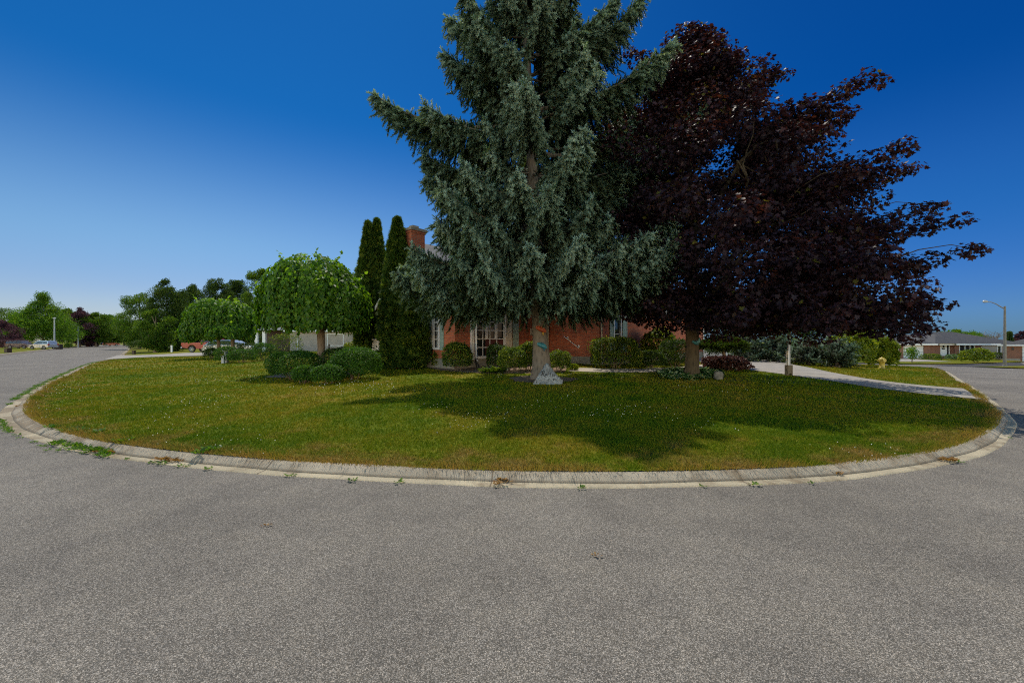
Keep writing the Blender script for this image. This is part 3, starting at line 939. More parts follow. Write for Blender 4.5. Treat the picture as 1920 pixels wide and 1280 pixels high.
def conifer(name, label, base, height, prof, mat, seed, spacing=0.45, per=7, shoot=0.2, sec_step=0.105, shoot_step=0.07, trunk_r=0.3, z_low=1.7, tilt=None, extra=(),
            bark='spruce_bark', cat='tree', group=None, hang=0.75, tmpl=T_BRUSH, tone_shift=0.0, thin=1.0, secmax=0.85, lean=0.0, lmin=0.62, q0=None, curtain=0.0):
    r = np.random.default_rng(seed)
    t = thing(name, base, label, cat, group)
    mb = MB()
    b0 = np.array(base)
    pz, pr = zip(*prof)
    mb.tube([tuple(b0 + np.array(p)) for p in ((0, 0, -.2), (0, 0, .08), (0, 0, .35), (.02 + lean * 1.2, 0, 1.2), (lean * height * .3, .02, height * .3), (lean * height * .65, 0, height * .65), (lean * height, 0, height))],
            [trunk_r * 1.6, trunk_r * 1.35, trunk_r * 1.12, trunk_r * 0.92, trunk_r * .75, trunk_r * .4, 0.02], 16)
    jobs = []
    z = z_low
    while z < height - 0.3:
        k = per if z < height * 0.8 else max(4, per - 2)
        a0 = r.uniform(0, 6.28)
        for i in range(k):
            L = np.interp(z, pz, pr) * r.uniform(lmin, 1.08)
            jobs.append((z + r.uniform(-.18, .18), a0 + i * 2 * np.pi / k + r.uniform(-.35, .35), L, None))
        z += spacing * (0.75 + 0.5 * r.random())
    for e in extra:
        jobs.append(e)
    P_all, D_all, T_all = [], [], []
    for z, a, L, tl in jobs:
        hf = z / height
        ang = (tilt(hf) if tilt else np.interp(hf, [0.1, 0.3, 0.5, 0.8, 1.0], [-18, -12, 2, 26, 50])) + r.uniform(-7, 7) if tl is None else tl
        ang = math.radians(ang)
        hd = np.array([math.cos(a), math.sin(a), 0])
        side = np.array([-math.sin(a), math.cos(a), 0])
        n = max(6, int(L / 0.3))
        s = np.linspace(0, 1, n)
        curve = b0 + np.array([lean * z, 0, z]) + hd * (L * s * math.cos(ang))[:, None] + np.array([0, 0, 1.0]) * (L * (math.sin(ang) * s - 0.16 * np.sin(np.pi * s * 0.9) * (1 - hf) + 0.14 * s ** 3))[:, None] \
            + side * (L * 0.06 * r.uniform(-1, 1) * s ** 2)[:, None]
        rb = max(0.016, 0.014 * L + 0.01)
        mb.tube([tuple(p) for p in curve], [rb * (1 - 0.85 * q) for q in s], 5)
        # secondaries
        ns = max(3, int(L * 0.86 / sec_step))
        btone = r.uniform(0.1, 0.9)
        for sd in (-1, 1):
            for q in np.linspace(q0 if q0 is not None and hf < .72 else (0.16 if hf < .6 else 0.08), 0.985, ns):
                q += r.uniform(-.01, .01)
                if r.random() > thin: continue
                i = min(int(q * (n - 1)), n - 2); f = q * (n - 1) - i
                p0 = curve[i] * (1 - f) + curve[i + 1] * f
                fw = unit(curve[i + 1] - curve[i])
                l2 = (0.10 + secmax * min(1, L / 2.5) * np.interp(q, [0.1, 0.35, 0.7, 1.0], [0.6, 1.0, 0.75, 0.14])) * r.uniform(.6, 1.15)
                dr = r.uniform(0.25, 1.1) * hang
                l2 *= 1 + curtain * r.uniform(-.3, 1)
                d2 = unit(side * sd * r.uniform(.5, 1.0) + fw * r.uniform(0.35, 0.9) + np.array([0, 0, -dr]))
                m = max(2, int(l2 / shoot_step))
                w = (np.arange(m) + r.uniform(0, 1)) / m
                pp = p0 + d2 * (l2 * w)[:, None] + np.array([0, 0, -1.0]) * (0.35 * hang * l2 * w ** 2)[:, None]
                dd = unit(d2 * 0.75 + fw * 0.35 + np.array([0, 0, -0.55 * hang]) + r.normal(size=(m, 3)) * 0.42)
                P_all.append(pp); D_all.append(dd)
                T_all.append(np.clip(btone * .30 + .50 * q ** 2.2 + .14 * w + r.uniform(-.10, .10, m) + tone_shift, 0, 1))  # older inner needles darker, deepened to paint shade inside the crown
        # crest shoots on top of the branch
        m = max(4, int(L * 0.9 / 0.03))
        q = np.linspace(0.14, 1.0, m)
        pp = np.c_[[np.interp(q, s, curve[:, i]) for i in range(3)]].T
        fw = unit(curve[-1] - curve[-2])
        dd = unit(fw * 0.8 + np.array([0, 0, 0.15]) + r.normal(size=(m, 3)) * 0.6)
        P_all.append(pp); D_all.append(dd); T_all.append(np.clip(btone * .30 + .62 * q ** 1.5 + r.uniform(-.05, .15, m) + tone_shift, 0, 1))  # crest shoots carry the same painted darkening towards the trunk
    pos = np.concatenate(P_all); d = np.concatenate(D_all); tone = np.concatenate(T_all)
    B = frames(d, r.normal(size=d.shape))
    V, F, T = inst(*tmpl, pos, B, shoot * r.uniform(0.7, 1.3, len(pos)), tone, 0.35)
    # needles shade as rounded shoots: normals follow the shoot, not each flat needle
    k = len(tmpl[0])
    rad = np.einsum('nij,kj->nki', B, np.asarray(tmpl[0]) * np.array([1, 1, 0.15])).reshape(-1, 3)
    axis_o = np.repeat(unit((pos - (b0 + np.array([lean, 0, 0]) * (pos[:, 2:3] - b0[2]))) * np.array([1, 1, 0]) + np.array([0, 0, .6])), k, axis=0)
    nrm = unit(unit(rad) * 0.8 + axis_o * 0.7)
    npmesh('crown', V, F, mat, t, T, normals=nrm)
    mb.build('trunk', M[bark], t)
    return t
# ------------------------------------------------------------------ houses
HB = Vector((0.680, 0.733, 0)); HA = Vector((-0.733, 0.680, 0))
HP = Vector((-2.47, 18.5, 0))
HM = Matrix((( HB.x, HA.x, 0, HP.x), (HB.y, HA.y, 0, HP.y), (0, 0, 1, 0), (0, 0, 0, 1)))
Z_FLOOR, Z_EAVE = 0.98, 3.55

def s_on(u, t):
    """distance along the right-facing wall line at depth t where the photo column u meets it"""
    k = (u - 960) / 800
    px, py = HP.x + HA.x * t, HP.y + HA.y * t
    return (k * py - px) / (HB.x - k * HB.y)
def t_on(u, s):
    k = (u - 960) / 800
    px, py = HP.x + HB.x * s, HP.y + HB.y * s
    return (k * py - px) / (HA.x - k * HA.y)

class Wall:
    """a wall in the frame mat: starts at (s, t), runs along direction d, faces outward along n"""
    def __init__(self, mat4, o, d, n, L):
        self.M, self.o, self.d, self.n, self.L = mat4, Vector((*o, 0)), Vector((*d, 0)), Vector((*n, 0)), L
    def p(self, a, z, depth=0.0):
        return self.o + self.d * a + self.n * depth + Vector((0, 0, z))
    def quad(self, mb, a0, a1, z0, z1, depth=0.0):
        mb.poly([self.p(a0, z0, depth), self.p(a1, z0, depth), self.p(a1, z1, depth), self.p(a0, z1, depth)], [(a0, z0), (a1, z0), (a1, z1), (a0, z1)])
    def panel(self, mb, z0, z1, holes=(), reveal=0.12):
        xs = sorted({0.0, self.L, *[h[0] for h in holes], *[h[1] for h in holes]})
        zs = sorted({z0, z1, *[h[2] for h in holes], *[h[3] for h in holes]})
        for i in range(len(xs) - 1):
            for j in range(len(zs) - 1):
                cx, cz = (xs[i] + xs[i + 1]) / 2, (zs[j] + zs[j + 1]) / 2
                if not any(h[0] < cx < h[1] and h[2] < cz < h[3] for h in holes):
                    self.quad(mb, xs[i], xs[i + 1], zs[j], zs[j + 1])
        for a0, a1, b0, b1 in holes:
            for q in (((a0, b0), (a1, b0)), ((a1, b0), (a1, b1)), ((a1, b1), (a0, b1)), ((a0, b1), (a0, b0))):
                (x0, y0), (x1, y1) = q
                mb.poly([self.p(x0, y0), self.p(x1, y1), self.p(x1, y1, -reveal), self.p(x0, y0, -reveal)])
    def box(self, mb, a0, a1, z0, z1, d0, d1):
        P = [self.p(a, z, d) for d in (d0, d1) for a, z in ((a0, z0), (a1, z0), (a1, z1), (a0, z1))]
        F = [(3, 2, 1, 0), (4, 5, 6, 7), (0, 1, 5, 4), (1, 2, 6, 5), (2, 3, 7, 6), (3, 0, 4, 7)]
        U = [[(a0, z0), (a1, z0), (a1, z1), (a0, z1)]] * 2 + [[(a0, d0), (a1, d0), (a1, d1), (a0, d1)], [(d0, z0), (d0, z1), (d1, z1), (d1, z0)],
             [(a0, d0), (a1, d0), (a1, d1), (a0, d1)], [(d0, z0), (d0, z1), (d1, z1), (d1, z0)]]
        mb.add(P, F, U)
    def window(self, parent, a0, a1, z0, z1, nx, nz, fw=0.07, mat='white', name='window', sill=True, mw=0.025, glass='glass'):
        f = MB(self.M)
        self.box(f, a0 - fw, a0, z0 - fw, z1 + fw, -0.10, 0.035)
        self.box(f, a1, a1 + fw, z0 - fw, z1 + fw, -0.10, 0.035)
        self.box(f, a0, a1, z1, z1 + fw, -0.10, 0.033)
        self.box(f, a0, a1, z0 - fw, z0, -0.10, 0.055)
        w = f.build(name, M[mat], parent)
        g = MB(self.M)
        self.quad(g, a0, a1, z0, z1, -0.07)
        g.build('pane', M[glass], w)
        if nx > 1 or nz > 1:
            m = MB(self.M)
            for i in range(1, nx):
                c = a0 + (a1 - a0) * i / nx
                self.box(m, c - mw / 2, c + mw / 2, z0, z1, -0.065, -0.045)
            for i in range(1, nz):
                c = z0 + (z1 - z0) * i / nz
                self.box(m, a0, a1, c - mw / 2, c + mw / 2, -0.064, -0.046)
            m.build('muntin', M[mat], w)
        return w
    def shutter(self, parent, a0, a1, z0, z1, name='shutter'):
        b = MB(self.M)
        self.box(b, a0, a1, z0, z1, 0.003, 0.035)
        for e0, e1, f0, f1 in ((a0, a0 + .05, z0, z1), (a1 - .05, a1, z0, z1), (a0 + .05, a1 - .05, z0, z0 + .07), (a0 + .05, a1 - .05, z1 - .07, z1), (a0 + .05, a1 - .05, (z0 + z1) / 2 - .04, (z0 + z1) / 2 + .04)):
            self.box(b, e0, e1, f0, f1, 0.035, 0.048)
        b.build(name, M['shutter'], parent)

def hip_roof(mb, x0, x1, y0, y1, ze, pitch, th=0.16):
    """hip roof over a rectangle, ridge along the longer side"""
    if (x1 - x0) >= (y1 - y0):
        h = (y1 - y0) / 2
        r = [(x0 + h, y0 + h, ze + h * pitch), (x1 - h, y0 + h, ze + h * pitch)]
        a, b, c, d = (x0, y0, ze), (x1, y0, ze), (x1, y1, ze), (x0, y1, ze)
        mb.poly([a, b, r[1], r[0]]); mb.poly([b, c, r[1]]); mb.poly([c, d, r[0], r[1]]); mb.poly([d, a, r[0]])
    else:
        h = (x1 - x0) / 2
        r = [(x0 + h, y0 + h, ze + h * pitch), (x0 + h, y1 - h, ze + h * pitch)]
        a, b, c, d = (x0, y0, ze), (x1, y0, ze), (x1, y1, ze), (x0, y1, ze)
        mb.poly([a, b, r[0]]); mb.poly([b, c, r[1], r[0]]); mb.poly([c, d, r[1]]); mb.poly([d, a, r[0], r[1]])

def fascia_ring(mb, x0, x1, y0, y1, ze, h=0.17, t=0.04):
    mb.box(x0 - t, x1 + t, y0 - t, y0, ze - h, ze + 0.015)
    mb.box(x0 - t, x1 + t, y1, y1 + t, ze - h, ze + 0.015)
    mb.box(x0 - t, x0, y0, y1, ze - h, ze + 0.014)
    mb.box(x1, x1 + t, y0, y1, ze - h, ze + 0.014)
    mb.box(x0, x1, y0, y1, ze - h + 0.02, ze - h + 0.05)

house = thing('brick_house', HP, 'red brick corner bungalow with tall chimney and pale green shutters behind the spruce', 'house')
S1 = s_on(1028, 0)                      # inside corner
T3 = -3.2
S_END = s_on(1318, T3)
DEPTH = 5.6
w_left = Wall(HM, (0, DEPTH), (0, -1), (-1, 0), DEPTH)      # faces left, runs towards the near corner
w_front = Wall(HM, (0, 0), (1, 0), (0, -1), S1)             # faces right
w_side = Wall(HM, (S1, 0), (0, -1), (-1, 0), -T3)           # faces left again
w_wing = Wall(HM, (S1, T3), (1, 0), (0, -1), S_END - S1)
w_back = Wall(HM, (S_END, DEPTH), (-1, 0), (0, 1), S_END)
w_right = Wall(HM, (S_END, T3), (0, 1), (1, 0), DEPTH - T3)
tl = lambda u: DEPTH - t_on(u, 0.0)
sf = lambda u: s_on(u, 0.0)
sw = lambda u: s_on(u, T3) - S1
a0, a1 = tl(812), tl(824)
left_hole = [(a0, a1, 1.42, 3.05)]
b0, b1 = sf(891), sf(947)
front_hole = [(b0, b1, 1.02, 3.12)]
c0, c1 = sw(1151), sw(1164)
wing_hole = [(c0, c1, 1.20, 3.10)]
mb = MB(HM)
w_left.panel(mb, Z_FLOOR, Z_EAVE, left_hole)
# gable triangle over the left wall
PITCH = 0.9
mb.poly([(0, DEPTH, Z_EAVE), (0, 0, Z_EAVE), (0, DEPTH / 2, Z_EAVE + DEPTH / 2 * PITCH)], [(0, Z_EAVE), (DEPTH, Z_EAVE), (DEPTH / 2, Z_EAVE + DEPTH / 2 * PITCH)])
mb.poly([(S_END, 0, Z_EAVE), (S_END, DEPTH, Z_EAVE), (S_END, DEPTH / 2, Z_EAVE + DEPTH / 2 * PITCH)])
w_front.panel(mb, Z_FLOOR, Z_EAVE, front_hole)
w_side.panel(mb, Z_FLOOR, Z_EAVE)
w_wing.panel(mb, Z_FLOOR, Z_EAVE, wing_hole)
w_back.panel(mb, Z_FLOOR, Z_EAVE)
w_right.panel(mb, Z_FLOOR, Z_EAVE)
mb.build('wall', M['brick'], house)
mb = MB(HM)
for w in (w_left, w_front, w_side, w_wing, w_back, w_right):
    w.quad(mb, 0, w.L, -1.2, Z_FLOOR - 0.004, 0.025)
    mb.poly([w.p(0, Z_FLOOR - .004, .025), w.p(w.L, Z_FLOOR - .004, .025), w.p(w.L, Z_FLOOR - .004, -.1), w.p(0, Z_FLOOR - .004, -.1)])
mb.build('foundation', M['foundation'], house)
# main gable roof with thickness, front hip roof
mb = MB(HM)
ov = 0.45
zr0 = Z_EAVE - ov * PITCH + 0.42
ridge = zr0 + (DEPTH / 2 + ov) * PITCH
for y0, y1 in ((-ov, DEPTH / 2), (DEPTH + ov, DEPTH / 2)):
    for dz in (0, -0.15):
        P = [(-.35, y0, zr0 + dz), (S_END + .35, y0, zr0 + dz), (S_END + .35, y1, ridge + dz), (-.35, y1, ridge + dz)]
        mb.poly(P if (y0 < 0) == (dz == 0) else P[::-1])
    for x in (-.35, S_END + .35):
        mb.poly([(x, y0, zr0), (x, y1, ridge), (x, y1, ridge - .15), (x, y0, zr0 - .15)])
roof = mb.build('roof', M['shingle'], house)
mb = MB(HM)
hip_roof(mb, S1 - 0.45, S_END + 0.5, T3 - 0.45, DEPTH + 0.3, zr0 + 0.01, 0.62)
mb.build('roof', M['shingle'], house)
mb = MB(HM)
for sgn, y0, y1 in ((-1, -ov, DEPTH / 2), (1, DEPTH + ov, DEPTH / 2)):      # rake boards
    mb.add([(-.352, y0, zr0 + .012), (-.352, y1, ridge + .012), (-.352, y1, ridge - .2), (-.352, y0, zr0 - .2), (-.40, y0, zr0 + .012), (-.40, y1, ridge + .012), (-.40, y1, ridge - .2), (-.40, y0, zr0 - .2)],
           [(0, 1, 2, 3), (7, 6, 5, 4), (0, 4, 5, 1), (3, 2, 6, 7)])
mb.box(-.35, S1 - 0.5, -ov - .05, -ov, zr0 - .18, zr0 + .01)
mb.box(-.35, S1 - 0.5, -ov, -.003, zr0 - .17, zr0 - .15)
fascia_ring(mb, S1 - 0.45, S_END + 0.5, T3 - 0.45, DEPTH + 0.3, zr0)
mb.build('fascia', M['cream'], house)
# chimney on the left gable wall
tc0, tc1 = 2.40, 3.12
mb = MB(HM)
mb.box(-.60, .14, tc0, tc1, -.4, 6.80)
mb.box(-.64, .18, tc0 - .04, tc1 + .04, 6.80, 6.90)
ch = mb.build('chimney', M['brick'], roof)
mb = MB(HM)
mb.box(-.69, .23, tc0 - .09, tc1 + .09, 6.90, 7.02)
mb.box(-.40, -.06, tc0 + .2, tc1 - .2, 7.02, 7.20)
mb.build('chimney_cap', M['foundation'], roof)
# windows and shutters
w_left.window(house, a0 + .05, a1 - .05, 1.47, 3.0, 2, 4, 0.09, mw=0.04, glass='dim_glass')
w_left.shutter(house, tl(801), a0 - 0.10, 1.36, 3.1)
w_left.shutter(house, a1 + 0.09, tl(833), 1.36, 3.1)
# broad front window: fixed glass with a bank of small panes
wd = w_front.window(house, b0 + .06, b1 - .06, 1.08, 3.06, 4, 5, 0.12, mw=0.045, glass='dim_glass')
m = MB(HM)
bw = (b1 - b0)
for q in (0.38, 0.70):
    w_front.box(m, b0 + bw * q - .07, b0 + bw * q + .07, 1.85, 3.06, -0.062, -0.01)
m.build('mullion', M['white'], wd)
m = MB(HM)
w_front.quad(m, b0 + bw * .36, b1 - .07, 1.09, 1.83, -0.0665)
m.build('curtain', plain('dark_red_curtain', (0.09, 0.018, 0.016), 0.7), wd)
m = MB(HM)
w_front.box(m, sf(949.5), sf(958.5), 1.0, 3.2, 0.004, 0.05)
m.build('trim_board', M['cream'], house)
w_front.shutter(house, sf(960.5), sf(971.5), 1.05, 3.15)
m = MB(HM)
w_front.box(m, sf(994), sf(1001), 2.1, 2.42, 0.003, 0.03)
m.build('vent', M['cream'], house)
m = MB(HM)
w_front.box(m, sf(881.8), sf(886.5), Z_FLOOR - .05, Z_EAVE - .15, 0.004, 0.09)
m.build('corner_board', M['white'], house)
def downspout(w, a, depth, z0, z1, boot=None, mat='white'):
    m = MB(HM)
    m.tube([w.p(a, z1, depth), w.p(a, z0, depth), w.p(a, z0 - .08, depth + .1)], 0.045, 6)
    d = m.build('downspout', M[mat], house)
    if boot:
        k = MB(HM)
        k.tube([w.p(a, z0 + .02, depth), w.p(a + .05, boot, depth + .08)], 0.065, 8)
        k.build('drain_boot', M['black'], d)
downspout(w_front, sf(889), 0.14, 0.95, 3.5, 0.45)
downspout(w_front, S1 - 0.12, 0.07, 0.75, 3.5, None, 'cream')
downspout(w_wing, 0.10, 0.07, 0.75, 3.5, None, 'cream')
downspout(w_wing, S_END - S1 - 0.12, 0.07, 0.62, 3.5)
# slanted pole on two brackets
m = MB(HM)
def on_side(u):
    k = (u - 960) / 800
    px, py = HP.x + HB.x * S1, HP.y + HB.y * S1
    return -(k * py - px) / (HA.x - k * HA.y)
e0, e1 = on_side(1059), on_side(1087)
m.tube([w_side.p(e0, 2.03, .09), w_side.p(e1, 1.42, .09)], 0.022, 8)
for q in (0.22, 0.95):
    ee = e0 + (e1 - e0) * q; zz = 2.03 + (1.42 - 2.03) * q
    m.tube([w_side.p(ee, zz, .095), w_side.p(ee, zz + .05, .003)], 0.018, 6)
    w_side.box(m, ee - .04, ee + .04, zz - .03, zz + .11, .003, .02)
m.build('slanted_pole', M['white'], house)
# wing window facing right, with shutters
w_wing.window(house, c0 + .05, c1 - .05, 1.25, 3.05, 1, 2, 0.08)
w_wing.shutter(house, sw(1142.5), c0 - .06, 1.15, 3.12)
w_wing.shutter(house, c1 + .12, sw(1175), 1.15, 3.12)
# neighbour's pale house on the left
def simple_house(name, label, x0, x1, y0, y1, zb, ze, pitch, wallmat, roofmat, over=0.5, group=None, mat4=None):
    mat4 = mat4 or Matrix()
    t = thing(name, mat4 @ Vector(((x0 + x1) / 2, (y0 + y1) / 2, zb)), label, 'house', group)
    m = MB(mat4)
    W = {'front': Wall(mat4, (x0, y0), (1, 0), (0, -1), x1 - x0), 'right': Wall(mat4, (x1, y0), (0, 1), (1, 0), y1 - y0),
         'back': Wall(mat4, (x1, y1), (-1, 0), (0, 1), x1 - x0), 'left': Wall(mat4, (x0, y1), (0, -1), (-1, 0), y1 - y0)}
    for w in W.values():
        w.quad(m, 0, w.L, zb - .6, ze)
    m.build('wall', M[wallmat], t)
    m = MB(mat4)
    hip_roof(m, x0 - over, x1 + over, y0 - over, y1 + over, ze, pitch)
    m.build('roof', M[roofmat], t)
    m = MB(mat4)
    fascia_ring(m, x0 - over, x1 + over, y0 - over, y1 + over, ze)
    m.build('fascia', M['white'], t)
    return t, W

nh, NW = simple_house('pale_house', 'pale brick neighbouring house seen under the umbrella-shaped tree', -26.0, -15.5, 50, 60, 0.45, 3.05, 0.4, 'brick_pale', 'shingle')
m = MB()
m.tube([(-25.1, 49.93, 3.0), (-25.1, 49.93, .55), (-25.1, 49.7, .45)], 0.06, 6)
m.build('downspout', M['white'], nh)
m = MB()
m.box(-30.4, -26.0, 52.0, 59, .1, 3.04)
m.build('porch_wall', M['dark_brown'], nh)
m = MB()
hip_roof(m, -31.0, -25.0, 49.6, 59.5, 3.07, 0.35)
m.build('porch_roof', M['shingle'], nh)
for x in (-30.0, -29.1):
    m = MB()
    m.box(x - .17, x + .17, 50.0, 50.3, .3, 2.95)
    m.box(x - .22, x + .22, 49.95, 50.35, .3, .55)
    m.build('porch_post', M['white'], nh)
NW['front'].window(nh, 4.4, 6.2, 1.3, 2.6, 2, 1)

# ranch houses across the right-hand street
zb = -1.02
rh = thing('ranch_house', (56, 76, zb), 'long brown brick ranch house with white garage doors across the side street', 'house')
XL, XR, YF = 60.0 - 1.5, 82.0, 71.0
px = lambda u, Y=71.0: (u - 960) / 800 * Y
x_gl, x_gr, x_bk, x_dr, x_wr, x_sr = px(1640), px(1744), px(1769), px(1793), px(1843), px(1872)
m = MB()
gw = Wall(Matrix(), (x_gl, YF), (1, 0), (0, -1), x_gr - x_gl)
gh = [(px(1672) - x_gl, px(1687) - x_gl, zb, zb + 2.15), (px(1694) - x_gl, px(1733) - x_gl, zb, zb + 2.15)]
gw.panel(m, zb - .5, 1.35, gh, 0.2)
w2 = Wall(Matrix(), (x_gr, YF + .6), (1, 0), (0, -1), x_dr - x_gr); w2.panel(m, zb - .5, 1.35, [(px(1770) - x_gr, px(1791) - x_gr, zb + .35, zb + 2.5)], 0.3)
w3 = Wall(Matrix(), (x_dr, YF + .2), (1, 0), (0, -1), x_wr - x_dr); wh = [(px(1801) - x_dr, px(1830) - x_dr, zb + .75, zb + 2.3)]; w3.panel(m, zb - .5, 1.35, wh)
for x, y0, y1 in ((x_gl, YF, YF + 11), (x_gr, YF, YF + .6), (x_dr, YF + .2, YF + .6), (x_wr, YF + .2, YF + 2.0)):
    m.poly([(x, y0, zb - .5), (x, y1, zb - .5), (x, y1, 1.35), (x, y0, 1.35)])
m.build('wall', M['brick_brown'], rh)
m = MB()
w4 = Wall(Matrix(), (x_wr, YF + 2.0), (1, 0), (0, -1), x_sr - x_wr + 6); w4.panel(m, zb - .5, 1.3, [(px(1870, 73) - x_wr, px(1877, 73) - x_wr, zb + .5, zb + 2.2)])
m.build('siding', M['siding'], rh)
for h in gh:
    m = MB()
    gw.quad(m, h[0], h[1], h[2], h[3], -0.15)
    m.build('garage_door', M['garage'], rh)
m = MB()
w2.quad(m, px(1770) - x_gr, px(1791) - x_gr, zb + .35, zb + 2.5, -.28)
dr = m.build('door', M['white'], rh)
m = MB()
w2.quad(m, px(1775.5) - x_gr, px(1782) - x_gr, zb + 1.45, zb + 2.35, -.275)
w2.quad(m, px(1785.5) - x_gr, px(1789) - x_gr, zb + .5, zb + 2.35, -.275)
m.build('pane', M['glass'], dr)
m = MB()
ca = px(1778.7) - x_gr
m.tube([w2.p(ca + .24 * math.cos(a), zb + 1.92 + .24 * math.sin(a), -.25) for a in np.linspace(0, 6.283, 17)], .06, 6)
m.build('wreath', M['flower'], dr)
w3.window(rh, wh[0][0] + .08, wh[0][0] + (wh[0][1] - wh[0][0]) * .36, wh[0][2] + .06, wh[0][3] - .06, 1, 1, .11)
w3.window(rh, wh[0][0] + (wh[0][1] - wh[0][0]) * .42, wh[0][0] + (wh[0][1] - wh[0][0]) * .68, wh[0][2] + .06, wh[0][3] - .06, 1, 1, .11)
w3.window(rh, wh[0][0] + (wh[0][1] - wh[0][0]) * .74, wh[0][1] - .08, wh[0][2] + .06, wh[0][3] - .06, 1, 1, .11)
w4.window(rh, px(1870, 73) - x_wr + .08, px(1877, 73) - x_wr - .08, zb + .6, zb + 2.1, 1, 1, .1)
m = MB()
hip_roof(m, x_gl - .7, x_gr + .6, YF - .7, YF + 12, 1.36, 0.32)
hip_roof(m, px(1748), x_wr + .7, YF - .5, YF + 15, 1.40, 0.36)
hip_roof(m, x_wr - 8, x_sr + 6.5, YF + 1.4, YF + 14, 1.38, 0.34)
m.build('roof', M['shingle_dark'], rh)
m = MB()
for x0, x1, y in ((x_gl - .7, x_gr + .6, YF - .7), (px(1760), px(1792), YF - .1), (x_dr - .5, x_wr + .7, YF - .5), (x_wr + .75, x_sr + 6.5, YF + 1.4)):
    m.box(x0, x1, y - .05, y + .1, 1.13, 1.37)
m.box(x_gl - .7, x_sr + 6.5, YF + 2.2, YF + 2.3, 1.13, 1.2)
m.build('fascia', M['white'], rh)
m = MB()
m.tube([(x_wr + .15, YF + .1, 1.15), (x_wr - .1, YF + .12, .9), (x_wr - .1, YF + .12, zb + .1)], .06, 6)
m.build('downspout', M['white'], rh)

r2M = frame_at((73.6, 64.0, 0), R(-50))
r2, R2 = simple_house('ranch_house', 'second brick ranch house with white garage door at the right edge of the photo', 0, 14, 0, 10, zb - .2, 1.25, 0.34, 'brick_brown', 'shingle_dark', mat4=r2M)
m = MB(r2M)
R2['front'].box(m, 1.9, 6.5, zb - .2, zb + 2.1, .004, .06)
m.build('garage_door', M['garage'], r2)
m = MB(r2M)
R2['front'].box(m, .0, 1.7, zb - .3, zb + .25, .003, .05)
m.build('foundation', M['foundation'], r2)
m = MB(r2M)
R2['front'].box(m, .9, 1.1, zb + 1.5, zb + 1.85, .003, .12)
m.build('wall_lamp', M['black'], r2)
# ------------------------------------------------------------------ grass, clover, weeds (stuff)
def in_holes(x, y):
    m = np.zeros(x.shape, bool)
    for h in holes:
        m |= inpoly(x, y, h)
    return m
def lawn_points(r, ymin, ymax, dens):
    xm = ymax * 1.35
    n = int(2 * xm * (ymax - ymin) * dens)
    x = r.uniform(-xm, xm, n); y = r.uniform(ymin, ymax, n)
    k = np.abs(x) < 1.32 * y
    x, y = x[k], y[k]
    inside = inpoly(x, y, np.r_[curve_f, [(-4, 62)]])
    x, y = x[inside], y[inside]
    k = ~in_holes(x, y)
    x, y = x[k], y[k]
    return x, y
def grass_blades():
    r = np.random.default_rng(11)
    parts = []
    for y0, y1, dens, w, h in ((5.0, 7.5, 1500, .0050, .048), (7.5, 10.5, 800, .007, .048), (10.5, 15, 330, .011, .05), (15, 24, 120, .017, .05), (24, 45, 26, .035, .06)):
        x, y = lawn_points(r, y0, y1, dens)
        n = len(x)
        base = np.c_[x, y, zg(x, y) - 0.004]
        tone0 = r.uniform(0, 1, n) * 0.84
        for k in range(2):
            a = r.uniform(0, 6.28, n)
            c = np.c_[np.cos(a), np.sin(a), np.zeros(n)] * w
            tip = base + np.c_[r.normal(0, .022, n), r.normal(0, .022, n), h * r.uniform(.5, 1.25, n)]
            o = np.c_[r.normal(0, .012, n), r.normal(0, .012, n), np.zeros(n)]
            V = np.stack([base + o + c, base + o - c, tip + o], axis=1).reshape(-1, 3)
            F = np.arange(3 * n).reshape(-1, 3)
            parts.append((V, F, np.repeat(np.clip(tone0 + r.uniform(-.1, .1, n), 0, .86), 3)))
    # longer ragged fringe along the kerb
    cf, _ = resample(CURVE[(CURVE[:, 0] > -24) & (CURVE[:, 0] < 18) & (CURVE[:, 1] < 20)], 0.006)
    T = unit(np.gradient(cf, axis=0)); Nn = np.c_[T[:, 1], -T[:, 0]]
    n = len(cf)
    for rep in range(2):
        p = cf - Nn * r.uniform(-0.07, 0.16, n)[:, None]
        base = np.c_[p, zg(p[:, 0], p[:, 1]) + 0.0]
        a = r.uniform(0, 6.28, n)
        c = np.c_[np.cos(a), np.sin(a), np.zeros(n)] * .0042
        ln = r.uniform(.03, .10, n) * (1 + 0.7 * np.sin(p[:, 0] * 3.1) * np.sin(p[:, 0] * 1.3))
        tip = base + np.c_[Nn * (r.uniform(0.0, .9, n) * ln)[:, None] + r.normal(0, .02, (n, 2)), ln]
        V = np.stack([base + c, base - c, tip], axis=1).reshape(-1, 3)
        parts.append((V, np.arange(3 * n).reshape(-1, 3), np.repeat(r.uniform(.3, .86, n), 3)))
    V, F, T = join(parts)
    tag(npmesh('grass', V, F, M['blade'], None, T), 'mown lawn grass with dry brown patches', 'grass', None, 'stuff')
    set_dry(bpy.data.objects['grass'])
grass_blades()

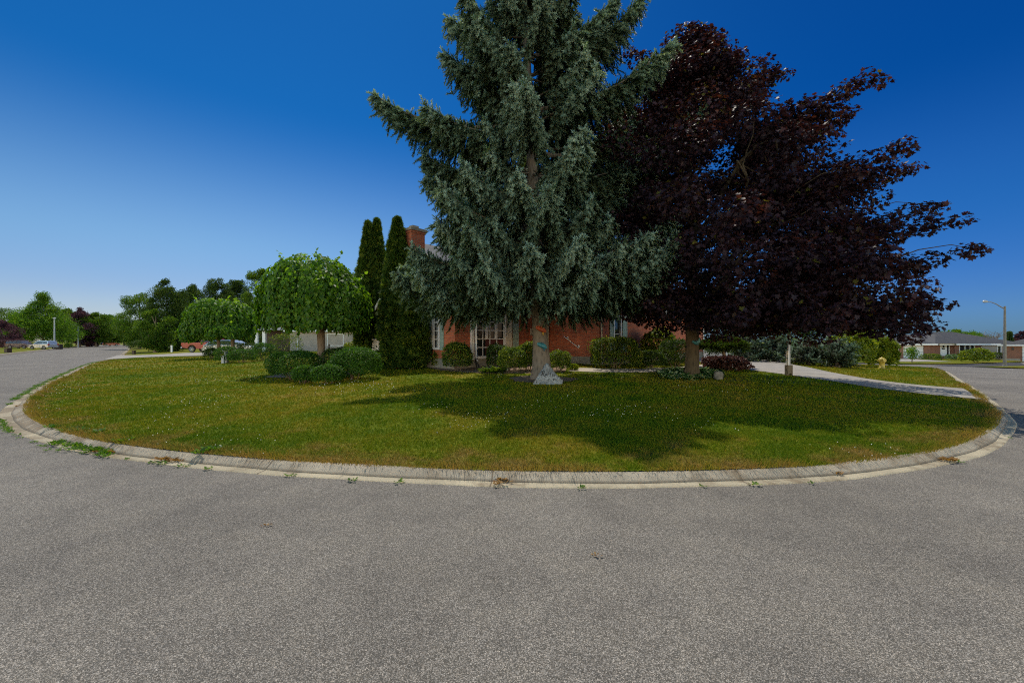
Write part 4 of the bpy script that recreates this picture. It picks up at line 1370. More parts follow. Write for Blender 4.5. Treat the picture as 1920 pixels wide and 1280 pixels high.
OCT = (np.array([(1, 0, 0), (0, 1, 0), (-1, 0, 0), (0, -1, 0), (0, 0, .8), (0, 0, -.8)], float),
       np.array([(0, 1, 4), (1, 2, 4), (2, 3, 4), (3, 0, 4), (1, 0, 5), (2, 1, 5), (3, 2, 5), (0, 3, 5)]))
def clover():
    r = np.random.default_rng(5)
    P = []
    for y0, y1, dens in ((5.2, 10, 30), (10, 16, 15), (16, 26, 4)):
        x, y = lawn_points(r, y0, y1, dens)
        f = np.sin(x * .55 + 1.0) * np.sin(y * .8 + .4) + .55 * np.sin(x * 1.3 + y * .9 + 2) + 0.35 * np.sin(2.7 * x - 1.9 * y) + np.where(x < 4, .15, -.35) + np.where((x > -9) & (x < -4) & (y > 7.5), .5, 0)
        k = r.uniform(.3, 2.2, len(x)) < f
        P.append(np.c_[x[k], y[k]])
    P = np.concatenate(P)
    n = len(P)
    z = zg(P[:, 0], P[:, 1]) + r.uniform(.035, .065, n)
    B = np.repeat(np.eye(3)[None], n, 0)
    V, F, T = inst(*OCT, np.c_[P, z], B, r.uniform(.006, .0105, n) * np.clip(P[:, 1] / 9, 1, 1.5), r.uniform(0, 1, n))
    tag(npmesh('clover_flowers', V, F, M['flower'], None), 'tiny white clover flowers scattered through the lawn', 'clover', None, 'stuff')
clover()

def rosette(r, c, rad, n, h, tone0=0.0):
    a = r.uniform(0, 6.28, n)
    out = np.c_[np.cos(a), np.sin(a), np.zeros(n)]
    pos = np.array(c) + out * (rad * r.uniform(0, .8, n))[:, None]
    d = unit(out + np.array([0, 0, 1.0]) * r.uniform(.2, h / max(rad, .01), n)[:, None])
    nrm = unit(np.array([0, 0, 1.0]) - d * d[:, 2:3] + r.normal(size=(n, 3)) * .2)
    return inst(*T_SMALL, pos, frames(d, nrm), r.uniform(.5, 1.1, n) * rad * .8, np.clip(tone0 + r.uniform(0, 1, n), 0, 1))

def weeds():
    r = np.random.default_rng(21)
    parts = []
    cf, s = resample(CURVE[(CURVE[:, 0] > -40) & (CURVE[:, 0] < 12) & (CURVE[:, 1] < 45)], .05)
    T = unit(np.gradient(cf, axis=0)); Nn = np.c_[T[:, 1], -T[:, 0]]
    for i in range(len(cf)):
        x = cf[i, 0]
        pr = 0.62 if x < -13.5 else (0.0 if x < -11.2 else (0.75 if x < -9.3 else (0.30 if x < -4 else (0.05 if x < 3 else .02))))
        if r.random() > pr * (0.4 + 0.6 * (math.sin(x * 2.3) + math.sin(x * 5.1 + 1) > -.3)): continue
        off = 0.285 + r.normal(0, .02) if x > -7 else (0.42 + r.normal(0, .03) if x > -11 else 0.46 + r.normal(0, .05))
        p = cf[i] + Nn[i] * off
        parts.append(rosette(r, (p[0], p[1], float(zr(p[0], p[1])) + .012), r.uniform(.03, .075) * (1.5 if x < -12 else 1), 13, .05))
    # broad-leaved weeds at the lawn edge
    for u, v in ((100, 800), (128, 806), (150, 808), (165, 812), (388, 845), (393, 843), (378, 846), (230, 826)):
        p = at(u, v)
        for k in range(3):
            parts.append(rosette(r, (p.x + r.normal(0, .08), p.y + r.normal(0, .05), p.z), r.uniform(.08, .14), 16, .12))
    for i in range(60):
        u, v = r.uniform(100, 205), 0
        v = 826 + (u - 100) * .16 + r.normal(0, 5)
        p = at(u, v, lambda x, y: zr(x, y) + .05)
        parts.append(rosette(r, (p.x, p.y, p.z - .02), r.uniform(.04, .10), 16, .12))
    V, F, T = join(parts)
    tag(npmesh('gutter_weeds', V, F, leaf_mat('weed_leaf', [(0, (.03, .08, .01)), (.6, (.07, .16, .012)), (1, (.13, .22, .03))], .35), None, T), 'green weeds growing along the gutter joint', 'weeds', None, 'stuff')
    parts = []
    for u, v in ((942, 893), (940, 886), (944, 899), (1560, 880), (1566, 884), (1553, 876), (1772, 858), (1779, 860), (40, 760), (50, 766), (95, 806), (100, 812), (210, 845), (195, 842), (310, 858), (325, 861)):
        p = at(u, v, lambda x, y: zr(x, y) + .05)
        for k in range(3):
            parts.append(rosette(r, (p.x + r.normal(0, .04), p.y + r.normal(0, .04), p.z - .02), r.uniform(.05, .10), 18, .08))
    V, F, T = join(parts)
    tag(npmesh('dry_debris', V, F, M['drygrass'], None, T), 'dry brown grass clippings lying on the kerb', 'debris', None, 'stuff')
weeds()
def dry_leaf(u, v, label):
    r = np.random.default_rng(u)
    p = at(u, v, zr)
    parts = [rosette(r, (p.x + r.normal(0, .035), p.y + r.normal(0, .02), .006), .045, 9, .03) for k in range(1)]
    V, F, T = join(parts)
    V = V.astype(float); o = np.array([p.x, p.y, 0])
    ob = npmesh('dry_leaf', V - o, F, M['drygrass'], None, T)
    ob.location = (p.x, p.y, 0)
    tag(ob, label, 'leaf')
dry_leaf(1126, 1042, 'curled brown dry leaf on the asphalt right of the middle')
dry_leaf(483, 988, 'small straw-coloured dry leaf on the asphalt to the left')

# ------------------------------------------------------------------ the blue spruce
PR_SPRUCE = [(1.5, 3.0), (2.4, 4.2), (3.6, 4.35), (4.5, 3.85), (5.5, 3.6), (7.0, 3.75), (9.0, 3.5), (11.0, 2.8), (12.5, 2.25), (14, 1.75), (16, .85), (17.4, .12)]
ext = [(9.0, R(178), 5.7, 6.0), (7.9, R(-6), 6.0, 7.0), (9.4, R(-12), 4.9, 14.0), (10.6, R(-12), 4.2, 23.0), (11.2, R(-8), 3.4, 25.0), (12.0, R(175), 2.8, 10.0), (10.6, R(185), 2.9, 4.0), (6.8, R(4), 4.6, 2.0), (4.8, R(-30), 4.8, -12.0), (4.5, R(-40), 4.7, -13.0), (4.4, R(-14), 4.6, -12.0),
       (4.2, R(196), 4.9, -14.0), (4.7, R(188), 4.2, -12.0), (4.1, R(205), 4.4, -14.0), (7.4, R(182), 3.8, 0.0), (4.3, R(228), 4.0, -15.0), (4.7, R(282), 4.0, -16.0), (4.4, R(262), 3.8, -15.0), (4.6, R(305), 3.9, -14.0), (5.6, R(270), 3.8, -10.0), (6.6, R(185), 3.7, 0.0), (5.4, R(178), 3.4, -8.0), (5.2, R(215), 3.9, -10.0), (4.7, R(205), 4.5, -13.0), (4.4, R(182), 4.7, -13.0), (4.9, R(240), 4.0, -12.0), (5.8, R(228), 4.2, -8.0), (4.4, R(330), 4.8, -12.0), (4.7, R(0), 4.7, -11.0), (5.3, R(-20), 4.6, -8.0), (4.8, R(318), 4.4, -12.0), (5.0, R(345), 4.7, -10.0)]
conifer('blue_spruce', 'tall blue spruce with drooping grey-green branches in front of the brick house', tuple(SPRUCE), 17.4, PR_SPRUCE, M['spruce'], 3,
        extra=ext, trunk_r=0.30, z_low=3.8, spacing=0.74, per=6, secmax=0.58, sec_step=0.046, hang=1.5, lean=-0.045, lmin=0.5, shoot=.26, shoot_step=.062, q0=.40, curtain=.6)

# ------------------------------------------------------------------ the purple maple
def purple_maple():
    r = np.random.default_rng(17)
    b = np.array(MAPLE)
    t = thing('purple_maple', tuple(b), 'large dark purple maple with a wide crown right of the spruce', 'tree')
    ZC = [(1.6, .70), (2.3, .93), (3.4, 1.0), (5.0, .95), (6.4, .84), (7.4, .76), (8.5, .66), (9.5, .57), (10.5, .48), (11.6, .34), (13.0, .12)]
    zz, ww = zip(*ZC)
    RAD = 5.95
    cx, cy = 7.75, 15.6
    cen, cr = [], []
    n = 385
    while len(cen) < n:
        z = r.uniform(1.7, 13.0); w = np.interp(z, zz, ww)
        if r.random() > w: continue
        a = r.uniform(0, 2 * np.pi)
        k = min(1, (z - 2) / 8)
        lump = 1 + .06 * math.sin(3 * a + 1.0) + .08 * math.sin(5 * a + z) + .07 * math.sin(9 * a - 1.7 * z)
        q = math.sqrt(r.uniform(0.06, 1))
        rad = max(RAD * w * lump - .55, .2) * q
        if cx + (b[0] - cx) * k + rad * math.cos(a) < 5.8 and z < 2.5: continue
        cen.append((cx + (b[0] - cx) * k + rad * math.cos(a), cy + (b[1] - cy) * k + rad * math.sin(a), b[2] + z))
        cr.append(r.uniform(.55, 1.0))
    # sprays that stand out of the outline: (azimuth, height, reach, rise)
    sprays = [(-43, 8.5, 5.3, .7), (-47, 3.3, 6.5, .4), (-43, 6.3, 5.6, .5), (-40, 4.8, 6.0, .4), (-48, 2.5, 5.7, -.1), (-45, 2.1, 5.5, -.45), (-30, 8.2, 4.7, .6), (-50, 4.2, 6.2, .4), (-58, 2.5, 5.6, -.3), (-66, 2.3, 5.5, -.5),
              (10, 11.4, 1.9, 1.2), (100, 11.7, 1.2, 1.5), (200, 10.7, 2.6, 1.0), (-70, 5.6, 4.9, .4), (-90, 2.3, 5.8, -.4), (-110, 2.4, 5.4, -.4), (-20, 10.2, 3.0, .8), (-36, 6.0, 5.7, .5), (-35, 2.4, 5.5, -.5),
              (30, 11.9, .8, 1.2), (-140, 2.7, 4.6, -.3), (190, 8.3, 4.9, .8), (180, 6.2, 5.8, .4), (205, 5.0, 5.3, .3), (170, 9.6, 3.9, 1.0)]
    lines = []
    for az, z, reach, rise in sprays:
        a = R(az)
        k = min(1, (z - 2) / 8)
        ox, oy = cx + (b[0] - cx) * k, cy + (b[1] - cy) * k
        p0 = np.array([ox + .45 * reach * math.cos(a), oy + .45 * reach * math.sin(a), b[2] + z])
        p1 = np.array([ox + reach * math.cos(a), oy + reach * math.sin(a), b[2] + z + rise])
        lines.append((p0, p1))
        for q in np.linspace(-.2, 1.0, 14):
            cen.append(tuple(p0 + (p1 - p0) * q + r.normal(0, .12, 3))); cr.append(min(.62 * (1.1 - q) + .2, .7))
    cen, cr = np.array(cen), np.array(cr)
    P, D, T = [], [], []
    ctone = r.uniform(0, 1, len(cen))
    for i in range(len(cen)):
        m = int(265 * (cr[i] / .8) ** 2) + 12
        d = rnd_dirs(r, m)
        q = .35 + .65 * np.sqrt(r.uniform(0, 1, m))
        P.append(cen[i] + d * (cr[i] * q)[:, None] * np.array([1, 1, .62])); D.append(d)
        T.append(np.clip(r.uniform(0, .7, m) + .28 * ctone[i], 0, .93))
    P, D, T = np.concatenate(P), np.concatenate(D), np.concatenate(T)
    T[r.uniform(0, 1, len(T)) < .012] = 1.0
    V, F, TT = leaf_cloud(r, P, D, T_MAPLE, .11, up=.9, outw=.55, rand=.5, droop=.45, tone=T, jit=.35)
    npmesh('crown', V, F, M['maple'], t, TT)
    mb = MB()
    tr = .235
    top = [(b[0], b[1], b[2] - .2), (b[0], b[1], b[2] + .05), (b[0], b[1], b[2] + .35), (b[0] + .02, b[1], b[2] + 1.2), (b[0], b[1], b[2] + 2.4), (b[0] + .05, b[1], b[2] + 5), (b[0] - .1, b[1] + .1, b[2] + 9), (b[0], b[1], b[2] + 12.2)]
    mb.tube(top, [tr * 1.75, tr * 1.4, tr * 1.12, tr, tr * 1.02, tr * .7, tr * .35, .02], 16)
    for i in range(13):
        a = i * 2.4 + r.uniform(-.3, .3)
        z0 = 2.1 + .42 * i * .8
        L = np.interp(z0 + 2.4, zz, ww) * RAD * .62
        e = (b[0] + (cx - b[0]) * .7 + L * math.cos(a), b[1] + (cy - b[1]) * .7 + L * math.sin(a), b[2] + min(z0 + r.uniform(1.2, 2.4), 10.5))
        LP = limb(mb, (b[0], b[1], b[2] + z0), e, .10, .025, r, sag=-.06, n=7)
        for k in range(5):
            j = 2 + k % 5
            s0 = LP[min(j, 6)]
            near = cen[np.argsort(((cen - np.array(s0)) ** 2).sum(1))[r.integers(4, 26)]]
            limb(mb, s0, near, .035, .008, r, sag=0, n=5, sides=5)
    for p0, p1 in lines:
        if p0[2] - b[2] < 3.0: continue
        k = r.integers(0, 3)
        limb(mb, (b[0], b[1], max(b[2] + 2.0, p0[2] - 2.5)), p0, .06, .03, r, sag=0, n=6, sides=5)
        limb(mb, p0, p1, .028, .006, r, sag=0, n=6, sides=5)
    mb.build('trunk', M['maple_bark'], t)
purple_maple()

# ------------------------------------------------------------------ umbrella-shaped mulberry trees
def umbrella_tree(label, base, trunk_h, blobs, n, leaf, seed, trunks, mat='mulberry', group='umbrella-shaped weeping mulberry trees'):
    """weeping crown: leaf curtains hanging over merged domes; blobs = (x, y, z_top, r, z_bottom)"""
    r = np.random.default_rng(seed)
    t = thing('weeping_mulberry', tuple(base), label, 'tree', group)
    b = np.array(base)
    P, D, N, T = [], [], [], []
    tot = sum(bl[3] ** 2 for bl in blobs)
    for bx, by, zt, rad, zb in blobs:
        m = int(n * rad ** 2 / tot)
        # hanging strands: start near the top, flow outward and down
        ns = m // 22
        a = r.uniform(0, 6.2832, ns)
        f0 = np.sqrt(r.uniform(0, 1, ns))
        reach = rad * (1 + .06 * np.sin(3 * a + seed) + .05 * np.sin(7 * a + 2) + r.normal(0, .03, ns))
        lay = 1 - .3 * r.uniform(0, 1, ns) ** 2
        drop = zb + r.uniform(-.10, .32, ns) + .12 * np.sin(5 * a + seed)
        for q in np.linspace(0, 1, 22):
            s = f0 * .9 + q * (1.75 - f0 * .9) * r.uniform(.92, 1.04, ns)
            rr = np.where(s < 1, s, 1.0 + .015 * np.sin(s * 6))
            hh = np.where(s < 1, 1 - .42 * np.power(np.clip(s, 0, 1), 2.6), .58 * (1 - np.clip((s - 1) / .75, 0, 1)))
            z = drop + (zt - drop) * hh * lay + r.normal(0, .03, ns)
            rad2 = reach * rr * (.86 + .14 * lay) * lay ** .5
            p = np.c_[b[0] + bx + rad2 * np.cos(a) + r.normal(0, .05, ns), b[1] + by + rad2 * np.sin(a) + r.normal(0, .05, ns), b[2] + z]
            o = np.c_[np.cos(a) * np.clip(s, 0, 1), np.sin(a) * np.clip(s, 0, 1), np.clip(1.15 - s, 0, 1)]
            P.append(p); D.append(unit(np.c_[o[:, :2] * .5, -np.ones(ns)] + r.normal(0, .35, (ns, 3)))); N.append(unit(o + r.normal(0, .38, (ns, 3))))
            T.append(np.clip(r.uniform(.1, .85, ns) + .2 * (s < .6), 0, 1))  # top leaves of the dome toned lighter: sunlight put into the colour
        # young shoots standing up from the top
        for k in range(3):
            a1 = r.uniform(0, 6.28); r1 = rad * .75 * math.sqrt(r.random())
            p = np.array([b[0] + bx + r1 * math.cos(a1), b[1] + by + r1 * math.sin(a1), b[2] + zt * .985 - .18 * (r1 / rad) ** 2 * zt * .5])
            for j in range(7):
                P.append((p + np.array([.03 * j * math.cos(a1), .03 * j * math.sin(a1), .05 * j]))[None]); D.append(unit(r.normal(size=(1, 3)) + np.array([0, 0, .3]))); N.append(unit(r.normal(size=(1, 3)) + np.array([0, 0, 1.0]))); T.append(np.array([.9]))
    P, D, N, T = [np.concatenate(q) for q in (P, D, N, T)]
    D = unit(D - N * (D * N).sum(1, keepdims=True))
    V, F, TT = inst(*T_OVATE, P, frames(D, N), leaf * r.uniform(.7, 1.3, len(P)), T)
    npmesh('crown', V, F, M[mat], t, TT)
    for dx, dy, tr in trunks:
        mb = MB()
        x, y = b[0] + dx, b[1] + dy
        mb.tube([(x, y, b[2] - .15), (x, y, b[2] + .05), (x + .01, y, b[2] + trunk_h * .5), (x - .02, y, b[2] + trunk_h)], [tr * 1.35, tr * 1.1, tr, tr * 1.1], 12)
        for k in range(9):
            a = k * .7 + r.uniform(-.2, .2)
            bl = min(blobs, key=lambda q: (q[0] - dx) ** 2 + (q[1] - dy) ** 2)
            e = (b[0] + bl[0] + bl[3] * .75 * math.cos(a), b[1] + bl[1] + bl[3] * .75 * math.sin(a), b[2] + bl[2] * .84)
            limb(mb, (x, y, b[2] + trunk_h * .95), e, tr * .5, .02, r, sag=.06)
            limb(mb, e, (e[0] + .35 * math.cos(a), e[1] + .35 * math.sin(a), b[2] + trunk_h + .1), .02, .008, r, sag=0)
        mb.build('trunk', M['bark'], t)
    return t
sc = MULB.y / 800
umbrella_tree('largest umbrella-shaped mulberry with a dense green dome above round clipped bushes', MULB, 92 * sc,
              [(-.35, 0, 220 * sc, 1.95, 84 * sc), (.75, -.1, 186 * sc, 1.25, 86 * sc), (-1.0, -.2, 190 * sc, 1.3, 90 * sc)], 24000, .15, 5, [(0, 0, .15)])
UM2 = at(420, 671)
sc = UM2.y / 800
umbrella_tree('pair of smaller umbrella-shaped mulberries with two trunks in front of the parked cars', UM2, 48 * sc,
              [(-.95, .3, 113 * sc, 1.95, 44 * sc), (.95, -.2, 106 * sc, 1.6, 42 * sc), (-2.0, 0, 80 * sc, 1.25, 34 * sc), (1.2, -1.2, 62 * sc, 1.35, 40 * sc)], 17000, .19, 9, [(-.65, .3, .13), (.85, -.2, .14)])

# ------------------------------------------------------------------ clipped bushes and garden plants
def bush_at(u, v, wpx, hpx, mat, name='clipped_bush', label='', n=2600, leaf=.06, tmpl=T_SMALL, seed=1, depth=None, box=False, group=None, cat='bush', **kw):
    p = at(u, v)
    s = p.y / 800
    rx = wpx * s / 2
    ry = depth if depth else rx
    c = (p.x, p.y + ry * .9, p.z)
    c = (c[0] * (c[1] / p.y) ** .5, c[1], zgs(c[0], c[1]))
    return bush(name, label, c, rx, ry, hpx * s, M[mat], tmpl, leaf, n, seed, cat=cat, group=group, box=box, **kw)
G1 = 'clipped bushes around the large mulberry trunk'
bush_at(542, 716, 92, 52, 'boxwood', label='wide dark green clipped bush left of the large mulberry trunk', n=9000, seed=31, group=G1)
bush_at(657, 716, 92, 58, 'boxwood', label='largest dark green clipped bush right of the mulberry trunk', n=10500, seed=32, group=G1)
bush_at(566, 721, 36, 30, 'boxwood', label='smallest clipped bush in front of the wide left bush', n=2600, seed=33, group=G1)
bush_at(610, 722, 54, 32, 'boxwood', label='low rounded clipped bush right in front of the mulberry trunk', n=4200, seed=34, group=G1)
bush_at(632, 700, 62, 44, 'dark', label='dark bush behind the mulberry trunk', n=5200, seed=35, group=G1)
G2 = 'clipped bushes under the pair of mulberries'
bush_at(393, 672, 24, 17, 'dark', label='small dark bush at the left end of the mulberry pair', n=1800, seed=41, group=G2, leaf=.08)
bush_at(420, 681, 38, 28, 'boxwood', label='round clipped bush behind the two grey utility posts', n=2600, seed=42, group=G2, leaf=.08)
bush_at(448, 681, 44, 23, 'boxwood', label='pale-topped clipped bush right of the grey utility posts', n=2600, seed=43, group=G2, leaf=.08)
bush_at(490, 676, 40, 30, 'boxwood', label='round clipped bush at the right end of the mulberry pair', n=3000, seed=44, group=G2, leaf=.08)
bush_at(412, 668, 60, 26, 'dark', label='dark hedge bush in front of the silver car', n=3600, seed=45, group=G2, leaf=.09)
bush_at(462, 669, 40, 24, 'dark', label='dark bush under the right trunk of the mulberry pair', n=2400, seed=46, group=G2, leaf=.09)
G3 = 'shrubs along the front of the brick house'
bush_at(857, 697, 54, 50, 'privet', label='gold-green round bush beside the white downspout', n=5200, seed=51, group=G3, leaf=.07)
bush_at(821, 690, 22, 27, 'lime', label='small yellow-green plant left of the gold-green round bush', n=900, seed=52, group=G3, leaf=.08)
bush_at(800, 687, 42, 27, 'dark', label='low spreading dark evergreen below the left window', n=2600, seed=53, group=G3, leaf=.08)
bush_at(778, 692, 58, 64, 'dark', label='big dark rounded evergreen at the foot of the columnar cedars', n=6500, seed=54, group=G3, leaf=.08)
bush_at(962, 699, 54, 44, 'privet', label='gold-tipped bush under the broad front window', n=4200, seed=55, group=G3, leaf=.07)
bush_at(932, 693, 40, 44, 'dark', label='dark green bush under the left part of the front window', n=3200, seed=56, group=G3, leaf=.07)
bush_at(991, 696, 42, 50, 'privet', label='leafy bush tucked behind the spruce trunk', n=3200, seed=57, group=G3, leaf=.08)
bush_at(1050, 698, 42, 36, 'privet', label='gold-tipped bush right of the spruce trunk', n=3200, seed=58, group=G3, leaf=.07)
bush_at(1076, 695, 14, 8, 'lime', 'small_plant', 'tiny lime plant at the corner of the foundation', n=160, seed=59, cat='plant', leaf=.10, tmpl=T_OVATE)
bush_at(1157, 692, 88, 54, 'privet', 'hedge', 'square clipped hedge under the shuttered right window', n=9500, seed=60, cat='hedge', leaf=.075, box=True, depth=.7)
bush_at(1240, 684, 62, 62, 'lime', 'leafy_shrub', 'bright yellow-green shrub in the shade left of the maple trunk', n=2800, seed=61, leaf=.12, cat='shrub', tmpl=T_OVATE)
bush_at(1222, 692, 60, 30, 'dark', 'leafy_shrub', 'dark low shrub right of the square hedge', n=3000, seed=62, leaf=.09, cat='shrub')
bush_at(1272, 692, 60, 52, 'dark', 'leafy_shrub', 'dark shrub just behind the maple trunk', n=3800, seed=63, leaf=.09, cat='shrub')
def leafy_rosettes(name, label, spots, rad, h, mat, seed, cat, n=26, kind=None, tm=T_OVATE):
    r = np.random.default_rng(seed)
    parts = []
    for p in spots:
        a = r.uniform(0, 6.28, n)
        out = np.c_[np.cos(a), np.sin(a), np.zeros(n)]
        pos = np.array(p) + out * (rad * r.uniform(0, .5, n))[:, None] + np.c_[np.zeros((n, 2)), r.uniform(0, h * .5, n)]
        d = unit(out + np.array([0, 0, 1.0]) * r.uniform(-.1, 1.0, n)[:, None])
        nrm = unit(np.array([0, 0, 1.0]) - d * d[:, 2:3] + r.normal(size=(n, 3)) * .25)
        parts.append(inst(*tm, pos, frames(d, nrm), rad * r.uniform(.5, .9, n), r.uniform(0, 1, n)))
    V, F, T = join(parts)
    o = Vector(spots[0])
    ob = npmesh(name, V - np.array(o), F, M[mat], None, T)
    ob.location = o
    tag(ob, label, cat, None, kind)
leafy_rosettes('hosta', 'clump of long narrow hosta leaves in front of the front window bush', [tuple(at(u, v)) for u, v in ((915, 699), (926, 700), (936, 699))], .42, .2, 'cedar', 3, 'plant', 34, tm=T_SMALL)
rr = np.random.default_rng(8)
spots = []
while len(spots) < 95:
    u, v = rr.uniform(1235, 1352), rr.uniform(694, 714)
    if ((u - 1293) / 62) ** 2 + ((v - 704) / 10) ** 2 < 1:
        spots.append(tuple(at(u, v)))
leafy_rosettes('ground_cover', 'white-edged ground cover growing around the maple trunk', spots, .24, .2, 'hosta', 4, 'ground cover', 16, 'stuff')
bush_at(1367, 697, 78, 22, 'redshrub', 'low_red_shrub', 'low dark red shrub beside the driveway under the small weeping larch', n=2200, seed=64, cat='shrub', leaf=.13, tmpl=T_OVATE, lump=.3)
# small weeping larch
lp = at(1358, 690)
s_ = lp.y / 800
def larch():
    r = np.random.default_rng(12)
    t = thing('weeping_larch', tuple(lp), 'small flat-topped weeping larch between the maple trunk and the driveway', 'tree')
    n = 5200
    a = r.uniform(0, 6.28, n); q = np.sqrt(r.uniform(0, 1, n))
    rad = 44 * s_ * (1 + .15 * np.sin(3 * a) + .1 * np.sin(5 * a + 1))
    z = lp.z + s_ * (60 - 15 * q ** 2.0) - r.uniform(0, 1, n) ** 2 * s_ * 9 + s_ * 3 * np.sin(4 * a)
    pos = np.c_[lp.x - 4 * s_ + rad * q * np.cos(a), lp.y + rad * q * np.sin(a), z]
    d = unit(np.c_[np.cos(a) * q, np.sin(a) * q, -.7 * np.ones(n)] + r.normal(0, .35, (n, 3)))
    V, F, T = inst(*T_BRUSH, pos, frames(d, r.normal(size=(n, 3))), .2 * r.uniform(.7, 1.3, n), r.uniform(0, 1, n))
    npmesh('crown', V, F, M['dark'], t, T)
    mb = MB()
    mb.tube([(lp.x + .15, lp.y, lp.z - .1), (lp.x + .1, lp.y, lp.z + .3), (lp.x - .05, lp.y, lp.z + .8), (lp.x - .1, lp.y, lp.z + 54 * s_)], [.11, .09, .075, .05], 8)
    for k in range(7):
        limb(mb, (lp.x - .1, lp.y, lp.z + 48 * s_), (lp.x + 36 * s_ * math.cos(k * .9), lp.y + 36 * s_ * math.sin(k * .9), lp.z + 42 * s_), .03, .01, r, sag=.08)
    mb.build('trunk', M['bark'], t)
larch()

# columnar cedars
def cedar(label, u, v, h_px, w_px, seed, lean=0.0, dy=0.0, n=7000, wide=0.3):
    r = np.random.default_rng(seed)
    p = at(u, v)
    p.y += dy; p.x *= (p.y / (p.y - dy)); p.z = zgs(p.x, p.y)
    s = p.y / 800
    H, W = h_px * s, w_px * s / 2
    t = thing('columnar_cedar', tuple(p), label, 'tree', 'narrow columnar cedars beside the chimney')
    h = r.uniform(0, 1, n) ** 1.12
    a = r.uniform(0, 6.2832, n)
    prof = np.interp(h, [0, .06, .3, .55, .8, .93, 1.0], [.82, .95, 1.0, .86, .47, .16, .0])
    lump = 1 + .11 * np.sin(4 * a + 9 * h + seed) + .09 * np.sin(7 * a - 15 * h) + .06 * np.sin(26 * h + 3 * a) + r.normal(0, .05, n)
    rad = W * prof * lump * (1 - .35 * r.uniform(0, 1, n) ** 2.5)
    pos = np.c_[p.x + lean * h + rad * np.cos(a), p.y + rad * np.sin(a), p.z + .03 + h * H]
    out = np.c_[np.cos(a), np.sin(a), np.zeros(n)]
    d = unit(out * wide * 1.5 + np.array([0, 0, 1.0]) + r.normal(0, .28, (n, 3)))
    nr = unit(np.c_[-np.sin(a), np.cos(a), np.zeros(n)] * r.choice([-1, 1], n)[:, None] * .6 + out * .7 + r.normal(0, .5, (n, 3)))
    V, F, T = inst(*T_SPRAY, pos, frames(d, nr), .24 * r.uniform(.7, 1.3, n), np.clip(r.uniform(0, 1, n) ** 1.3, 0, 1))
    npmesh('foliage', V, F, M['cedar'], t, T)
    mb = MB()
    mb.tube([(p.x, p.y, p.z - .1), (p.x, p.y, p.z + .5), (p.x + lean, p.y, p.z + H * .95)], [.14, .12, .01], 8)
    mb.build('trunk', M['bark'], t)
cedar('left of the two tall cedars rising just right of the mulberry dome', 688, 683, 262, 40, 71, .05)
cedar('right of the two tall cedars, its thin tip leaning beside its neighbour', 708, 683, 266, 42, 72, -.05, .5)
cedar('single tall cedar standing directly in front of the chimney', 747, 690, 276, 56, 73, -.05, -.2, 11000)
cedar('shorter cedar to the right of the chimney, half hidden by spruce branches', 773, 691, 214, 44, 74, 0, -.2, 7000)
bush_at(665, 684, 46, 40, 'lime', 'leafy_shrub', 'sunlit yellow-green shrub at the foot of the left cedars', n=2600, seed=75, leaf=.1, cat='shrub')

